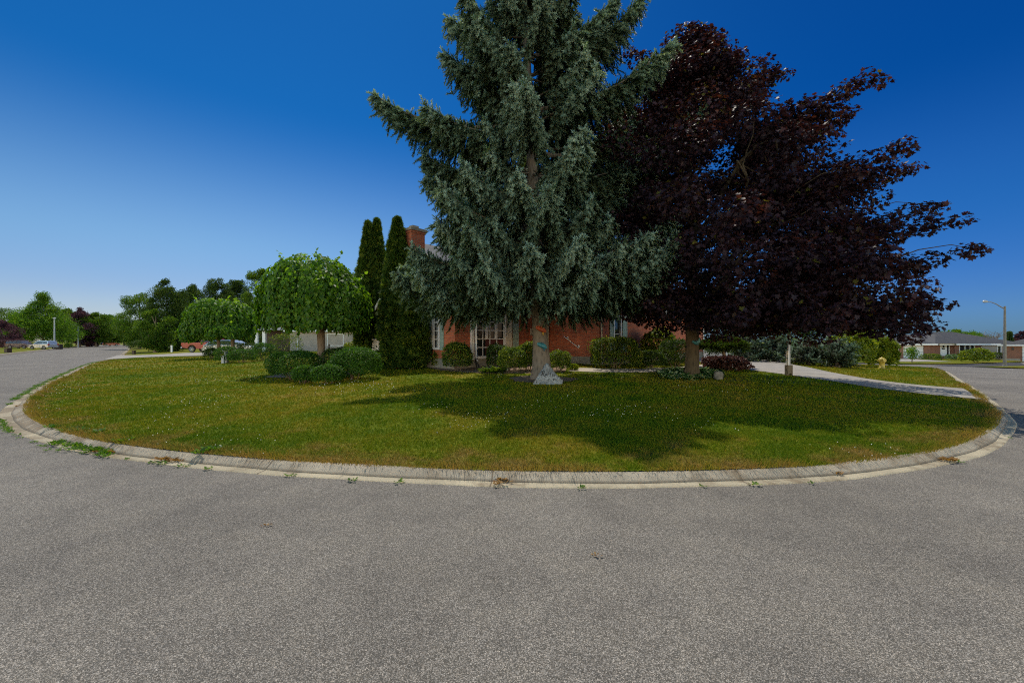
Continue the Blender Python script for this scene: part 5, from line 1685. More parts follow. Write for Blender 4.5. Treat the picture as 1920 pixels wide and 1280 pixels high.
# ------------------------------------------------------------------ small things on the lawn
def boulder():
    p = at(1018, 721)
    t = thing('name_boulder', tuple(p), 'grey pointed boulder with a carved family name at the foot of the spruce', 'boulder')
    s = p.y / 800
    r = np.random.default_rng(4)
    # outline of the split front face in photo proportions (pixels relative to the base middle)
    front = [(-19, 1), (-17, 6), (-11, 15), (-4, 27), (4, 38), (7.5, 43), (11, 41.5), (15, 36), (22, 27), (30, 18), (37, 12), (38.5, 8), (36, 3), (33, 0), (16, -1), (-4, -1)]
    V, F = [], []
    layers = [(0.00, 0.93, 0.04), (0.05, 1.0, 0.0), (0.24, .96, .02), (0.45, .80, .02), (0.58, .55, 0)]
    n = len(front)
    fine = []
    for i in range(n):
        a, b_ = np.array(front[i]), np.array(front[(i + 1) % n])
        for q in np.linspace(0, 1, 5)[:-1]:
            fine.append(a + (b_ - a) * q + r.normal(0, .25, 2))
    fine = np.array(fine); m = len(fine); c = np.array([8, 12])
    def lean(z): return z * 0.28
    def P(q, d): return (p.x + q[0] * s, p.y + d + lean(max(q[1], 0) * s), p.z - .05 + max(q[1], -2) * s)
    V.append(P(c, .012))
    ring = []
    for k, f in ((.35, .008), (.7, .004)):
        for q in fine: V.append(P(c + (q - c) * k * .93, f + r.normal(0, .008)))
    for d, k, j in layers:
        for q in fine:
            V.append(P(c + (q - c) * k + r.normal(0, .3, 2), d + r.normal(0, .012)))
    V.append(P(c, .62))
    F = [(0, 1 + (i + 1) % m, 1 + i) for i in range(m)]
    nl = 2 + len(layers)
    for l in range(nl - 1):
        for i in range(m):
            a, b_ = 1 + l * m + i, 1 + l * m + (i + 1) % m
            F += [(a, b_, a + m), (b_, b_ + m, a + m)]
    e = len(V) - 1
    F += [(1 + (nl - 1) * m + i, 1 + (nl - 1) * m + (i + 1) % m, e) for i in range(m)]
    mm, nt, pp = new_mat('grey_granite')
    f = noise(nt, worldco(nt), 5, 8, .7)
    f2 = noise(nt, worldco(nt), 40, 3, .7)
    col = mixc(nt, 1.0, ramp(nt, [(.3, (.09, .105, .115)), (.5, (.22, .24, .25)), (.68, (.42, .44, .45))], f), ramp(nt, [(.3, (.55, .55, .55)), (.6, (1.15, 1.15, 1.15))], f2), 'MULTIPLY')
    nt.links.new(col, pp.inputs['Base Color']); pp.inputs['Roughness'].default_value = .85
    bump(nt, pp, f, .8, .05)
    npmesh('stone', V, F, mm, t)
    # carved lettering as narrow dark strokes lying on the face: Rutter, and worn marks below
    def Q(x, y): return Vector((p.x + x * s, p.y + lean(max(y, 0) * s) - .008, p.z - .05 + y * s))
    S = []
    def stroke(pts, w=.9):
        S.append((pts, w))
    # R with a swash, then u t t e r, sloping down to the right as on the stone
    stroke([(-4, 26.5), (-1.8, 28), (-.5, 26)], .7); stroke([(.6, 29), (-.8, 24), (-2.4, 20.2), (-3.8, 20)], 1.2); stroke([(.6, 28.8), (3.4, 28), (3.2, 25.6), (-.2, 24)], .8); stroke([(.4, 24.2), (2.2, 20.2), (3.6, 17.9), (5.4, 17.7)], 1.1)
    stroke([(5.4, 24), (4.9, 20.4), (6.2, 20), (7.6, 23.6)], .75); stroke([(7.7, 23.8), (7.2, 20)], .75)
    stroke([(10.8, 26), (9.6, 19.6), (10.6, 19.3)], .85); stroke([(9.1, 23.2), (12, 23)], .6)
    stroke([(15.2, 25), (13.9, 18.6), (14.9, 18.3)], .85); stroke([(13.4, 22.2), (16.4, 22)], .6)
    stroke([(17.3, 20), (19.6, 20.6), (19.2, 22.2), (17.8, 21.6), (17.4, 19), (18.6, 18), (20, 18.8)], .7)
    stroke([(22.6, 22), (21.4, 18)], .75); stroke([(22.2, 20.4), (23.4, 22), (24.2, 21.4)], .7)
    stroke([(-11, 13), (-12.2, 10), (-12.4, 6.5), (-10.4, 8)], .8); stroke([(-7.2, 4.9), (-4, 5.6)], 1.3)
    stroke([(9.8, 10), (9.9, 12.4), (10.8, 13.2), (13, 13.3)], .85); stroke([(20.2, 10), (20.3, 13), (21.2, 13.9), (23.8, 13.8)], .95)
    stroke([(27, 10.5), (27.6, 8.2)], .5); stroke([(30.6, 10.2), (30, 7.6)], .5)
    mb = MB()
    for pts, w in S:
        for a, b_ in zip(pts[:-1], pts[1:]):
            mb.tube([Q(*a), Q(*b_)], w * s * .5, 6)
    mb.build('carved_lettering', M['black'], t)
boulder()

def ornament(u, v, w_px, yref, name, label, m1, m2, tail=True, wing=False):
    s = yref / 800
    c = Vector(((u - 960) * s, yref, CAM_H + (640 - v) * s))
    t = thing(name, tuple(c), label, 'ornament')
    mb = MB()
    w = w_px * s
    # domed shell tilted down to the right
    N1, N2 = 16, 6
    V, F = [], []
    for j in range(N2 + 1):
        for i in range(N1):
            a = 2 * math.pi * i / N1
            q = j / N2
            x = math.cos(a) * q * w * .5; z = math.sin(a) * q * w * (.28 if math.sin(a) > 0 else .17)
            y = -(.10 * w + .16 * w * (1 - q * q))
            ct, st = math.cos(-.45), math.sin(-.45)
            V.append((c.x + x * ct - z * st, c.y + y, c.z + x * st + z * ct))
    for j in range(N2):
        for i in range(N1):
            F.append((j * N1 + i, j * N1 + (i + 1) % N1, (j + 1) * N1 + (i + 1) % N1, (j + 1) * N1 + i))
    mb.add(V, F, None, True)
    mb.build('shell', m1, t)
    wires = [((sx * w, -.15 * w, .22 * w), (sx * w + .03 * w, -.12 * w, .42 * w), (.022 * w, .022 * w), 'wire') for sx in (-.1, .16)]
    if tail:
        wires.append(((.18 * w, -.12 * w, -.22 * w), (.20 * w, -.12 * w, -.48 * w), (.10 * w, .03 * w), 'tail'))
    wires.append(((0, -.05 * w, 0), (0, .12 * w, 0), (.03 * w, .03 * w), 'mount'))
    for p0, p1, rd, nm in wires:
        k = MB()
        k.tube([c + Vector(p0), c + Vector(p1)], list(rd), 6)
        k.build(nm, m2, t)
    if wing:
        q = MB()
        q.add([(c.x + .1 * w, c.y - .12 * w, c.z), (c.x + .55 * w, c.y - .2 * w, c.z + .75 * w), (c.x + .62 * w, c.y - .2 * w, c.z + .05 * w), (c.x + .1 * w, c.y - .10 * w, c.z + .02 * w)], [(0, 2, 1), (3, 1, 2), (0, 1, 3), (0, 3, 2)])
        q.build('wing', m1, t)
orange = plain('orange_metal', (.36, .07, .025), .45, .1, .5, 12)
gold = plain('yellow_metal', (.45, .28, .05), .45, .2, .3, 12)
teal = plain('teal_metal', (.035, .17, .21), .45, .1, .4, 12)
blue = plain('blue_metal', (.03, .10, .15), .45, .1, .4, 12)
ornament(1014, 618, 22, SPRUCE.y - .27, 'trunk_ornament', 'orange and yellow metal ornament hung high on the spruce trunk', orange, gold)
ornament(1016, 648.5, 21, SPRUCE.y - .29, 'trunk_ornament', 'teal metal ornament hung low on the spruce trunk', teal, blue)
ornament(1303, 643, 14, MAPLE.y - .24, 'trunk_ornament', 'small blue winged ornament on the maple trunk', teal, blue, False, True)

# rock by the ground cover
def rock(u, v, wpx, hpx, label, seed):
    r = np.random.default_rng(seed)
    p = at(u, v); s = p.y / 800
    d = []
    NU, NV = 16, 9
    V, F = [], []
    for j in range(NV):
        for i in range(NU):
            th = math.pi * j / (NV - 1); ph = 2 * math.pi * i / NU
            q = np.array([math.sin(th) * math.cos(ph), math.sin(th) * math.sin(ph), math.cos(th)])
            k = (np.abs(q) ** 3.4).sum() ** (-1 / 3.4) * (1 + .05 * math.sin(5 * ph + 3 * th + seed) + r.normal(0, .015))
            V.append((p.x + q[0] * k * wpx * s / 2, p.y + .2 + q[1] * k * wpx * s * .42, p.z + hpx * s * .46 + q[2] * k * hpx * s * .52))
    for j in range(NV - 1):
        for i in range(NU):
            F.append((j * NU + i, (j + 1) * NU + i, (j + 1) * NU + (i + 1) % NU, j * NU + (i + 1) % NU))
    tag(npmesh('rock', np.array(V) - np.array(p), F, plain('grey_rock', (.16, .155, .14), .9, 0, .4, 8), None, smooth=True), label, 'rock').location = p
rock(1352, 713, 16, 17, 'upright grey rock at the right end of the ground cover bed', 6)

def box_on_post():
    p = at(706, 683); s = p.y / 800
    t = thing('garden_box', tuple(p), 'white louvred box on a thin post in front of the dark cedars', 'box')
    mb = MB()
    x0, x1, z0, z1 = p.x - 6 * s, p.x + 11 * s, p.z + 29 * s, p.z + 46 * s
    mb.box(x0, x1, p.y - .18, p.y + .22, z0, z1)
    mb.box(x0 - .04, x1 + .04, p.y - .22, p.y + .26, z1, z1 + .04)
    mb.box(x0 - .04, x1 + .03, p.y - .22, p.y + .26, z0 - .05, z0)
    mb.build('body', M['white'], t)
    mb = MB()
    for k in range(5):
        z = z0 + .08 + k * (z1 - z0 - .14) / 5
        mb.box(x0 + .05, x0 + 8 * s, p.y - .2, p.y - .182, z, z + .04)
    mb.build('louvre', M['grey_post'], t)
    mb = MB()
    mb.tube([(p.x, p.y, p.z - .2), (p.x, p.y, z0 - .05)], .03, 8)
    mb.build('post', M['grey_post'], t)
box_on_post()

def post(u, v, h_px, w_px, mat, name, label, cat, group=None, cap=True, dark=False):
    p = at(u, v); s = p.y / 800
    w = w_px * s / 2
    t = thing(name, tuple(p), label, cat, group)
    mb = MB()
    mb.box(p.x - w, p.x + w, p.y - w, p.y + w, p.z - .2, p.z + h_px * s)
    mb.build('post', M[mat], t)
    if cap:
        k = MB()
        k.box(p.x - w * 1.25, p.x + w * 1.25, p.y - w * 1.25, p.y + w * 1.25, p.z + h_px * s, p.z + h_px * s + w * .6)
        k.build('cap', M[mat], t)
    return t, p, s
post(418.5, 681, 13, 4.4, 'grey_post', 'utility_post', 'shorter of the two grey utility posts by the clipped bush', 'post', 'grey utility posts')
post(424, 680, 22, 4.6, 'grey_post', 'utility_post', 'taller of the two grey utility posts by the clipped bush', 'post', 'grey utility posts')
post(617, 668, 22, 2.2, 'black', 'dark_stake', 'thin dark stake standing behind the mulberry trunk', 'stake')
post(1362, 676, 20, 3.2, 'grey_post', 'marker_post', 'short pale post behind the small weeping larch', 'post')
post(322, 660, 12, 2.4, 'white', 'marker_post', 'white leaning marker stake by the neighbour driveway', 'post')
post(251, 664, 6, 4, 'dark_brown', 'marker_post', 'tiny dark stub on the grass by the neighbour driveway', 'post')
# white sign post in a timber sleeve by the driveway
p = at(1479, 704); s = p.y / 800
t = thing('sign_post', tuple(p), 'white post in a split timber sleeve at the driveway edge', 'post')
mb = MB()
mb.box(p.x - .04, p.x + .04, p.y - .04, p.y + .04, p.z + .1, p.z + 57 * s)
mb.box(p.x - .035, p.x + .035, p.y - .035, p.y + .035, p.z + 57 * s, p.z + 59 * s)
mb.build('post', M['grey_post'], t)
mb = MB()
mb.box(p.x - .085, p.x - .055, p.y - .09, p.y + .07, p.z + 20 * s, p.z + 47 * s)
mb.build('side_board', M['white'], t)
for x0, x1, b in ((-.115, -.07, 0.0), (.055, .105, 0.0)):
    k = MB()
    k.box(p.x + x0, p.x + x1, p.y - .10, p.y + .10, p.z - .2, p.z + 20 * s)
    k.build('timber_sleeve', M['wood'], t)
k = MB()
k.box(p.x - .07, p.x + .055, p.y - .095, p.y - .06, p.z + 5 * s, p.z + 19.5 * s)
k.build('timber_sleeve', M['wood'], t)

# fire hydrant
def hydrant():
    p = at(1653.5, 690.5); s = p.y / 800
    t = thing('fire_hydrant', tuple(p), 'yellow fire hydrant on the grass beside the yew bush', 'hydrant')
    H = 20.5 * s; w = 4.6 * s
    mb = MB()
    mb.lathe([(w * 1.15, -.1), (w * 1.15, .06 * H), (w * .95, .08 * H), (w * .9, .58 * H), (w * 1.15, .6 * H), (w * 1.15, .66 * H), (w * .95, .68 * H), (w * .95, .8 * H), (w * 1.2, .82 * H), (w * 1.15, .86 * H), (w * .8, .95 * H), (w * .3, .985 * H), (w * .28, 1.04 * H), (.001, 1.045 * H)], 18, tuple(p))
    mb.build('barrel', M['yellow'], t)
    for dx, dy, rr_ in ((1, 0, .55), (-1, 0, .55), (0, -1, .8)):
        k = MB()
        z = p.z + .74 * H
        k.tube([(p.x + dx * w * .7, p.y + dy * w * .7, z), (p.x + dx * w * 1.55, p.y + dy * w * 1.25, z)], [w * rr_ * .8, w * rr_ * .8], 12)
        k.tube([(p.x + dx * w * 1.2, p.y + dy * w * 1.2, z), (p.x + dx * w * 1.42, p.y + dy * w * 1.42, z)], [w * rr_, w * rr_ * .9], 6)
        k.build('outlet_cap', M['yellow'], t)
hydrant()

# ------------------------------------------------------------------ street lamps
def cobra_lamp():
    X, Y = (1884 - 960) / 800 * 45, 45.0
    z = float(zfar(X, Y))
    t = thing('street_lamp', (X, Y, z), 'tall weathered street lamp with a curved arm at the right', 'street lamp')
    s = Y / 800
    H = 113 * s
    mb = MB()
    mb.tube([(X, Y, z - .3), (X, Y, z + H * .5), (X, Y, z + H)], [.15, .115, .085], 12)
    mb.lathe([(.19, -.1), (.19, .12), (.15, .16)], 12, (X, Y, z))
    mb.build('pole', M['lamp_pole'], t)
    mb = MB()
    mb.tube([(X, Y, z + H * .955), (X - 7 * s, Y, z + H * .985), (X - 16 * s, Y, z + H * 1.035), (X - 25 * s, Y, z + H * 1.065), (X - 33 * s, Y, z + H * 1.072)], [.06, .05, .045, .04, .035], 8)
    mb.build('arm', M['lamp_pole'], t)
    mb = MB()
    mb.tube([(X - 32 * s, Y, z + H * 1.070), (X - 35 * s, Y, z + H * 1.078), (X - 39 * s, Y, z + H * 1.078), (X - 41 * s, Y, z + H * 1.072)], [.06, .14, .15, .05], 10)
    hd = mb.build('lamp_head', M['grey_post'], t)
cobra_lamp()
def post_lamp(u, v, h_px, label):
    # distance from its height above level ground
    Y = CAM_H * 800 / (v - 640); Y = min(Y, 120)
    X = (u - 960) / 800 * Y; s = Y / 800
    z = CAM_H - (v - 640) * s
    t = thing('post_top_lamp', (X, Y, z), label, 'street lamp', 'post-top lamps along the left street')
    H = h_px * s
    mb = MB()
    mb.tube([(X, Y, z - .3), (X, Y, z + H * .94)], [.20, .12], 10)
    mb.build('pole', M['grey_post'], t)
    mb = MB()
    mb.lathe([(.12, H * .93), (.2, H * .95), (.34, H * .975), (.30, H * .99), (.05, H)], 12, (X, Y, z))
    mb.build('lamp_head', M['grey_post'], t)
post_lamp(102, 653.0, 58, 'nearer grey post-top lamp before the bright green tree on the left')
post_lamp(146, 651.5, 40, 'farther grey post-top lamp before the purple trees on the left')

# ------------------------------------------------------------------ vehicles
def wheel(t, x, y, z, r, M4, rim='grey_post'):
    mb = MB(M4)
    n = 20
    prof = [(r * .62, -.10), (r * .94, -.11), (r, -.07), (r, .07), (r * .94, .11), (r * .62, .10)]
    V, F = [], []
    for i in range(n):
        a = 2 * math.pi * i / n
        for q, w in prof: V.append((x + q * math.cos(a), y + w, z + q * math.sin(a)))
    k = len(prof)
    for i in range(n):
        for j in range(k - 1):
            F.append((i * k + j, i * k + j + 1, ((i + 1) % n) * k + j + 1, ((i + 1) % n) * k + j))
    mb.add(V, F)
    w = mb.build('wheel', M['black'], t)
    mb = MB(M4)
    sgn = -1 if y < 0 else 1
    for i in range(5):
        a = 2 * math.pi * i / 5
        c, s_ = math.cos(a), math.sin(a)
        mb.add([(x + .05 * r * -s_, y + sgn * .09, z + .05 * r * c), (x + .62 * r * c - .12 * r * s_, y + sgn * .075, z + .62 * r * s_ + .12 * r * c), (x + .62 * r * c + .12 * r * s_, y + sgn * .075, z + .62 * r * s_ - .12 * r * c), (x + .05 * r * s_, y + sgn * .09, z - .05 * r * c)], [(0, 1, 2, 3)])
    mb.tube([(x + .62 * r * math.cos(a), y + sgn * .08, z + .62 * r * math.sin(a)) for a in np.linspace(0, 6.2832, 21)], .05 * r, 5)
    mb.build('rim', M[rim], w)

def vehicle(name, label, loc, rz, paint, lower, cabin, width, wheels, r, glass, lights, pickup=False, cat='car', group=None):
    """lower and cabin: side outlines (x, z), front towards +x; the cabin narrows upwards"""
    M4 = frame_at(loc, rz)
    t = thing(name, loc, label, cat, group)
    h = width / 2
    mb = MB(M4)
    n = len(lower)
    rings = [(-h, .94, .03), (-h + .10, 1.0, 0), (h - .10, 1.0, 0), (h, .94, .03)]
    cx = sum(q[0] for q in lower) / n; cz = sum(q[1] for q in lower) / n
    V, F = [], []
    for y, k, dz in rings:
        V += [(cx + (x - cx) * (.985 if k < 1 else 1), y, cz + (z - cz) * k) for x, z in lower]
    for j in range(3):
        for i in range(n):
            F.append((j * n + i, j * n + (i + 1) % n, (j + 1) * n + (i + 1) % n, (j + 1) * n + i))
    F += [list(range(n))[::-1], list(range(3 * n, 4 * n))]
    mb.add(V, F)
    m = len(cabin)
    zt = max(z for x, z in cabin); zb = min(z for x, z in cabin)
    V = []
    for sy in (-1, 1):
        V += [(x, sy * (h - .05 - .20 * (z - zb) / (zt - zb)), z) for x, z in cabin]
    F = [list(range(m))[::-1], list(range(m, 2 * m))] + [(i, (i + 1) % m, m + (i + 1) % m, m + i) for i in range(m)]
    mb.add(V, F)
    mb.build('body', paint, t)
    for sy in (-1, 1):
        for poly in glass:
            g = MB(M4)
            P = [(x, sy * (h - .05 - .20 * (z - zb) / (zt - zb) + .006), z) for x, z in poly]
            g.add(P, [list(range(len(P))) if sy < 0 else list(range(len(P)))[::-1]])
            g.build('window', M['glass'], t)
    for (x, z, lw, lh, nm, mt) in lights:
        for sy in (-1, 1):
            k = MB(M4)
            k.box(x - lw / 2, x + lw / 2, sy * (h - .11) - .12, sy * (h - .11) + .12, z - lh / 2, z + lh / 2)
            k.build(nm, mt, t)
    for wx in wheels:
        for sy in (-1, 1):
            wheel(t, wx, sy * (h - .10), r, r, M4)
    return t
def paint(name, col, metal=.3):
    m, nt, p = new_mat(name)
    f = noise(nt, objco(nt), 2.0, 4)
    nt.links.new(ramp(nt, [(.35, tuple(c * .92 for c in col)), (.65, col)], f), p.inputs['Base Color'])
    p.inputs['Roughness'].default_value = .3; p.inputs['Metallic'].default_value = metal
    p.inputs['Coat Weight'].default_value = .6; p.inputs['Coat Roughness'].default_value = .08
    return m
tail = plain('tail_light_red', (.35, .01, .01), .25)
headl = plain('head_light_lens', (.6, .62, .65), .15)
silver = paint('silver_paint', (.42, .48, .55), .5); red = paint('red_paint', (.20, .012, .014), .2); navy = paint('dark_blue_paint', (.02, .03, .06)); grey = paint('grey_paint', (.35, .37, .36), .4)
def sedan(loc, rz, pm, label, group=None, L=4.9):
    k = L / 4.9
    lo = [(-2.42, .42), (-2.45, .72), (-2.30, .93), (1.05, .97), (2.0, .86), (2.42, .68), (2.45, .42), (2.2, .26), (1.85, .26), (1.82, .45), (1.65, .63), (1.42, .69), (1.18, .63), (1.02, .45), (1.0, .24), (-1.0, .24), (-1.02, .45), (-1.18, .63), (-1.42, .69), (-1.65, .63), (-1.82, .45), (-1.85, .28), (-2.2, .30)]
    ca = [(-2.18, .92), (-1.75, 1.36), (-1.4, 1.45), (.05, 1.47), (.42, 1.40), (1.2, .95)]
    gl = [[(-1.85, 1.0), (-1.62, 1.32), (-.78, 1.39), (-.78, 1.0)], [(-.70, 1.0), (-.70, 1.39), (.02, 1.40), (.30, 1.34), (.92, 1.0)]]
    sc_ = lambda P: [(x * k, z) for x, z in P]
    return vehicle('parked_car', label, loc, rz, pm, sc_(lo), sc_(ca), 1.82, (-1.42 * k, 1.42 * k), .33, [sc_(q) for q in gl], [(-2.38 * k, .78, .2, .2, 'tail_light', tail), (2.34 * k, .70, .22, .14, 'headlight', headl)], group=group)
def suv(loc, rz, pm, label, group=None):
    lo = [(-2.35, .45), (-2.38, .95), (-2.3, 1.08), (1.15, 1.08), (2.15, .98), (2.35, .8), (2.38, .45), (2.1, .32), (1.86, .32), (1.8, .55), (1.6, .74), (1.38, .78), (1.15, .74), (.96, .55), (.9, .3), (-.9, .3), (-.96, .55), (-1.15, .74), (-1.38, .78), (-1.6, .74), (-1.8, .55), (-1.86, .34), (-2.1, .36)]
    ca = [(-2.3, 1.06), (-2.05, 1.66), (-1.7, 1.74), (.1, 1.74), (.5, 1.66), (1.2, 1.08)]
    gl = [[(-2.0, 1.14), (-1.85, 1.58), (-1.0, 1.64), (-1.0, 1.14)], [(-.92, 1.14), (-.92, 1.64), (.05, 1.64), (.4, 1.58), (.95, 1.14)]]
    return vehicle('parked_car', label, loc, rz, pm, lo, ca, 1.9, (-1.38, 1.38), .37, gl, [(-2.31, .98, .2, .3, 'tail_light', tail), (2.25, .82, .22, .18, 'headlight', headl)], group=group)
p = at(430, 663.5)
sedan((p.x + .35, p.y, p.z + .02), 0.0, silver, 'silver wagon parked in front of the red pickup', L=5.3)
p = at(380, 661)
lo = [(-2.9, .62), (-2.92, 1.22), (-.55, 1.24), (.95, 1.22), (2.45, 1.16), (2.85, 1.0), (2.9, .5), (2.4, .42), (2.3, .44), (2.22, .68), (2.0, .90), (1.75, .95), (1.48, .90), (1.25, .68), (1.2, .42), (-1.1, .42), (-1.18, .68), (-1.4, .90), (-1.65, .95), (-1.9, .90), (-2.12, .68), (-2.2, .48)]
ca = [(-.62, 1.2), (-.55, 1.82), (-.25, 1.90), (.75, 1.90), (1.05, 1.82), (1.65, 1.22)]
gl = [[(-.45, 1.3), (-.4, 1.76), (.3, 1.80), (.3, 1.3)], [(.38, 1.3), (.38, 1.80), (.95, 1.76), (1.38, 1.3)]]
pk = vehicle('pickup_truck', 'red pickup truck parked on the neighbour driveway, its bed to the left', (p.x + 0.1, p.y + 1.2, p.z + .03), 0.0, red, lo, ca, 1.95, (-1.65, 1.75), .40, gl, [(-2.86, 1.05, .14, .3, 'tail_light', tail), (2.78, .9, .2, .18, 'headlight', headl)], cat='pickup')
mb = MB(frame_at((p.x + 0.1, p.y + 1.2, p.z + .03)))
mb.box(-3.04, -2.93, -.9, .9, .5, .72)
mb.build('bumper', M['grey_post'], pk)
p = at(282, 655)
suv((p.x - 1.2, p.y + 4, p.z), R(188), grey, 'pale car nose peeking out left of the dark cedar clump')
def far_at(u, Y): return ((u - 960) / 800 * Y)
Y = 92.0; X = far_at(40, Y); suv((X, Y, zleft(X, Y)), R(5), navy, 'dark blue car on the far left driveway', 'cars across the left street')
Y = 89.0; X = far_at(81, Y); suv((X, Y, zleft(X, Y)), R(175), silver, 'silver car under the bright green tree on the far left', 'cars across the left street')
Y = 150.0; X = far_at(207, Y); sedan((X, Y, zleft(X, Y) - .1), R(60), red, 'tiny red car at the far end of the left street')
def far_box(u, Y, w, h, mat, name, label, cat):
    X = far_at(u, Y); z = zleft(X, Y)
    t = thing(name, (X, Y, z), label, cat)
    mb = MB(); mb.box(X - w / 2, X + w / 2, Y - .3, Y + .3, z - .1, z + h); mb.build('body', M[mat], t)
    mb = MB(); mb.box(X - w / 2 - .06, X + w / 2 + .06, Y - .36, Y + .36, z + h, z + h + .08); mb.build('lid', M[mat], t)
far_box(15, 62, .45, .55, 'dark_brown', 'mailbox_stand', 'small brown box standing on the grass at the far left', 'box')
far_box(111, 92, 1.0, .9, 'dark_brown', 'storage_box', 'dark box on the grass right of the nearer grey lamp', 'box')

# ------------------------------------------------------------------ background trees and shrubs
P_round = lambda h: max(.05, math.sin(math.pi * (.12 + .86 * h)) ** .6)
P_cone = lambda h: max(.06, 1.02 - .95 * h ** 1.2) if h > .08 else .8
P_oval = lambda h: max(.05, math.sin(math.pi * (.18 + .78 * h)) ** .8)
GL = 'trees along the left street'
def far_tree(u, Y, vtop, wpx, label, mat, seed, prof=P_oval, zbase=None, crown=.16, leaf=None, n_leaf=64, n_clump=None, group=GL, cat='tree', name='street_tree', trunk=.25):
    X = far_at(u, Y); s = Y / 800
    zb_ = zbase if zbase is not None else (zleft(X, Y) if X < -.98 * Y + 8 else zgs(X, Y))
    H = CAM_H + (640 - vtop) * s - zb_
    rad = wpx * s / 2
    cr = max(.55, rad * .30)
    nc = n_clump or int(min(150, 34 + rad * H * .9))
    return broad_tree(name, label, (X, Y, zb_), H, rad, H * crown, prof, nc, cr, n_leaf, T_CLUSTER, leaf or max(.22, 1.5 * s * 1.6), M[mat], trunk, seed, group, cat, limbs=6)
far_tree(80, 112, 538, 122, 'bright green pointed tree standing over the silver car on the far left', 'bright', 101, P_cone, crown=.14, n_clump=150, n_leaf=60)
far_tree(8, 118, 572, 120, 'mid green tree at the far left edge behind the purple bush', 'green', 102, P_round)
far_tree(2, 96, 598, 62, 'purple-leaved tree at the left edge of the photo', 'purple', 103, P_round, crown=.1)
far_tree(150, 132, 573, 60, 'dark purple tree just right of the bright green tree', 'purple', 104, P_oval, crown=.1)
far_tree(128, 135, 575, 70, 'green tree behind the dark purple tree', 'green', 105, P_round)
far_tree(180, 135, 583, 62, 'green tree in the middle of the far left row', 'green', 106, P_round)
far_tree(206, 150, 588, 56, 'bushy green tree near the end of the far left row', 'bright', 107, P_round)
far_tree(232, 170, 598, 48, 'small green tree where the left street disappears', 'green', 108, P_round)
far_tree(254, 175, 600, 40, 'dark green tree closing the view down the left street', 'dark', 109, P_round)
far_tree(163, 145, 618, 46, 'purple shrub-like tree behind the farther grey lamp', 'purple', 110, P_round, crown=.05)
GR = 'trees behind the neighbour driveway'
far_tree(262, 92, 533, 74, 'leafy green tree on the left of the big clump beside the street', 'green', 111, P_oval, group=GR, crown=.06)
far_tree(312, 64, 518, 88, 'tallest dark bushy tree in the clump beside the neighbour driveway', 'dark', 112, P_oval, group=GR, crown=.03, n_clump=170, n_leaf=55)
far_tree(292, 60, 570, 66, 'mid green bushy tree bulging in front of the dark clump', 'green', 113, P_round, group=GR, crown=.03)
far_tree(362, 80, 530, 70, 'dark tree behind the red pickup', 'dark', 114, P_round, group=GR, crown=.05, n_clump=140)
far_tree(408, 88, 516, 80, 'dark bushy evergreen behind the pair of mulberries', 'dark', 115, P_round, group=GR, crown=.03, n_clump=150)
far_tree(446, 92, 518, 76, 'second dark bushy evergreen close behind the pair of mulberries', 'dark', 116, P_round, group=GR, crown=.03, n_clump=150)
far_tree(488, 66, 488, 74, 'olive green tree peeking out left of the large mulberry dome', 'green', 117, P_oval, group=GR, crown=.08)
far_tree(336, 78, 560, 60, 'green tree filling the gap above the red pickup', 'green', 118, P_round, group=GR, crown=.05)
far_tree(466, 74, 560, 70, 'dark bushy tree low behind the right half of the mulberry pair', 'dark', 119, P_round, group=GR, crown=.03)
far_tree(672, 62, 498, 60, 'tree top showing between the mulberry dome and the cedars', 'green', 120, P_oval, group=GR, crown=.1)
far_tree(610, 72, 520, 110, 'dark tree behind the pale neighbouring house', 'dark', 121, P_round, group=GR, crown=.1)
def shrub_far(u, v, wpx, hpx, mat, label, seed, zf=None, Y=None, n=1200, leaf=.16, name='garden_shrub', group='shrubs in the far gardens', tmpl=T_SMALL):
    if Y is None:
        p = at(u, v)
    else:
        X = far_at(u, Y); p = Vector((X, Y, zf(X, Y)))
    s = p.y / 800
    return bush(name, label, tuple(p), wpx * s / 2, wpx * s / 2, hpx * s, M[mat], tmpl, leaf, n, seed, cat='shrub', group=group, lump=.22)
zfarf = lambda x, y: float(zfar(x, y))
shrub_far(258, 655, 26, 16, 'dark', 'round dark bush at the street end of the big tree clump', 131)
shrub_far(535, 662, 52, 34, 'privet', 'pale flowering shrub in front of the pale neighbouring house', 132, leaf=.13)
shrub_far(20, 0, 46, 18, 'purple', 'low purple shrub at the far left edge', 133, zleft_ := (lambda x, y: zleft(x, y)), 86)
shrub_far(128, 0, 10, 9, 'green', 'small round green shrub on the grass by the farther grey lamp', 134, zleft_, 100)
# right-hand side, beyond the driveway
GS = 'low blue spruces along the driveway'
def low_spruce(u, v, wpx, hpx, label, seed):
    p = at(u, v); s = p.y / 800
    H, Rr = hpx * s, wpx * s / 2
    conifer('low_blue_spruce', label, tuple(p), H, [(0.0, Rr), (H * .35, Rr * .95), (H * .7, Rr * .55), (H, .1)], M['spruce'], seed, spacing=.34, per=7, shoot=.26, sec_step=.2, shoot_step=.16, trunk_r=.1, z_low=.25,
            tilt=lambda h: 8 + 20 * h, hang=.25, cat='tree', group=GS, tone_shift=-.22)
low_spruce(1400, 676, 90, 44, 'low blue spruce behind the small weeping larch', 141)
low_spruce(1450, 678, 84, 48, 'low blue spruce left of the white sign post', 142)
low_spruce(1515, 684, 92, 48, 'wide low blue spruce right of the white sign post', 143)
low_spruce(1570, 688, 84, 52, 'low blue spruce nearest the yellow-green shrub', 144)
far_tree(1480, 46, 470, 110, 'tall blue-green spruce showing through the purple maple', 'dark', 145, P_cone, group='trees beyond the driveway', zbase=0.1, crown=.04)
far_tree(1360, 50, 480, 120, 'dark tree hidden in the shade behind the garage', 'dark', 146, P_cone, group='trees beyond the driveway', zbase=0.1, crown=.04)
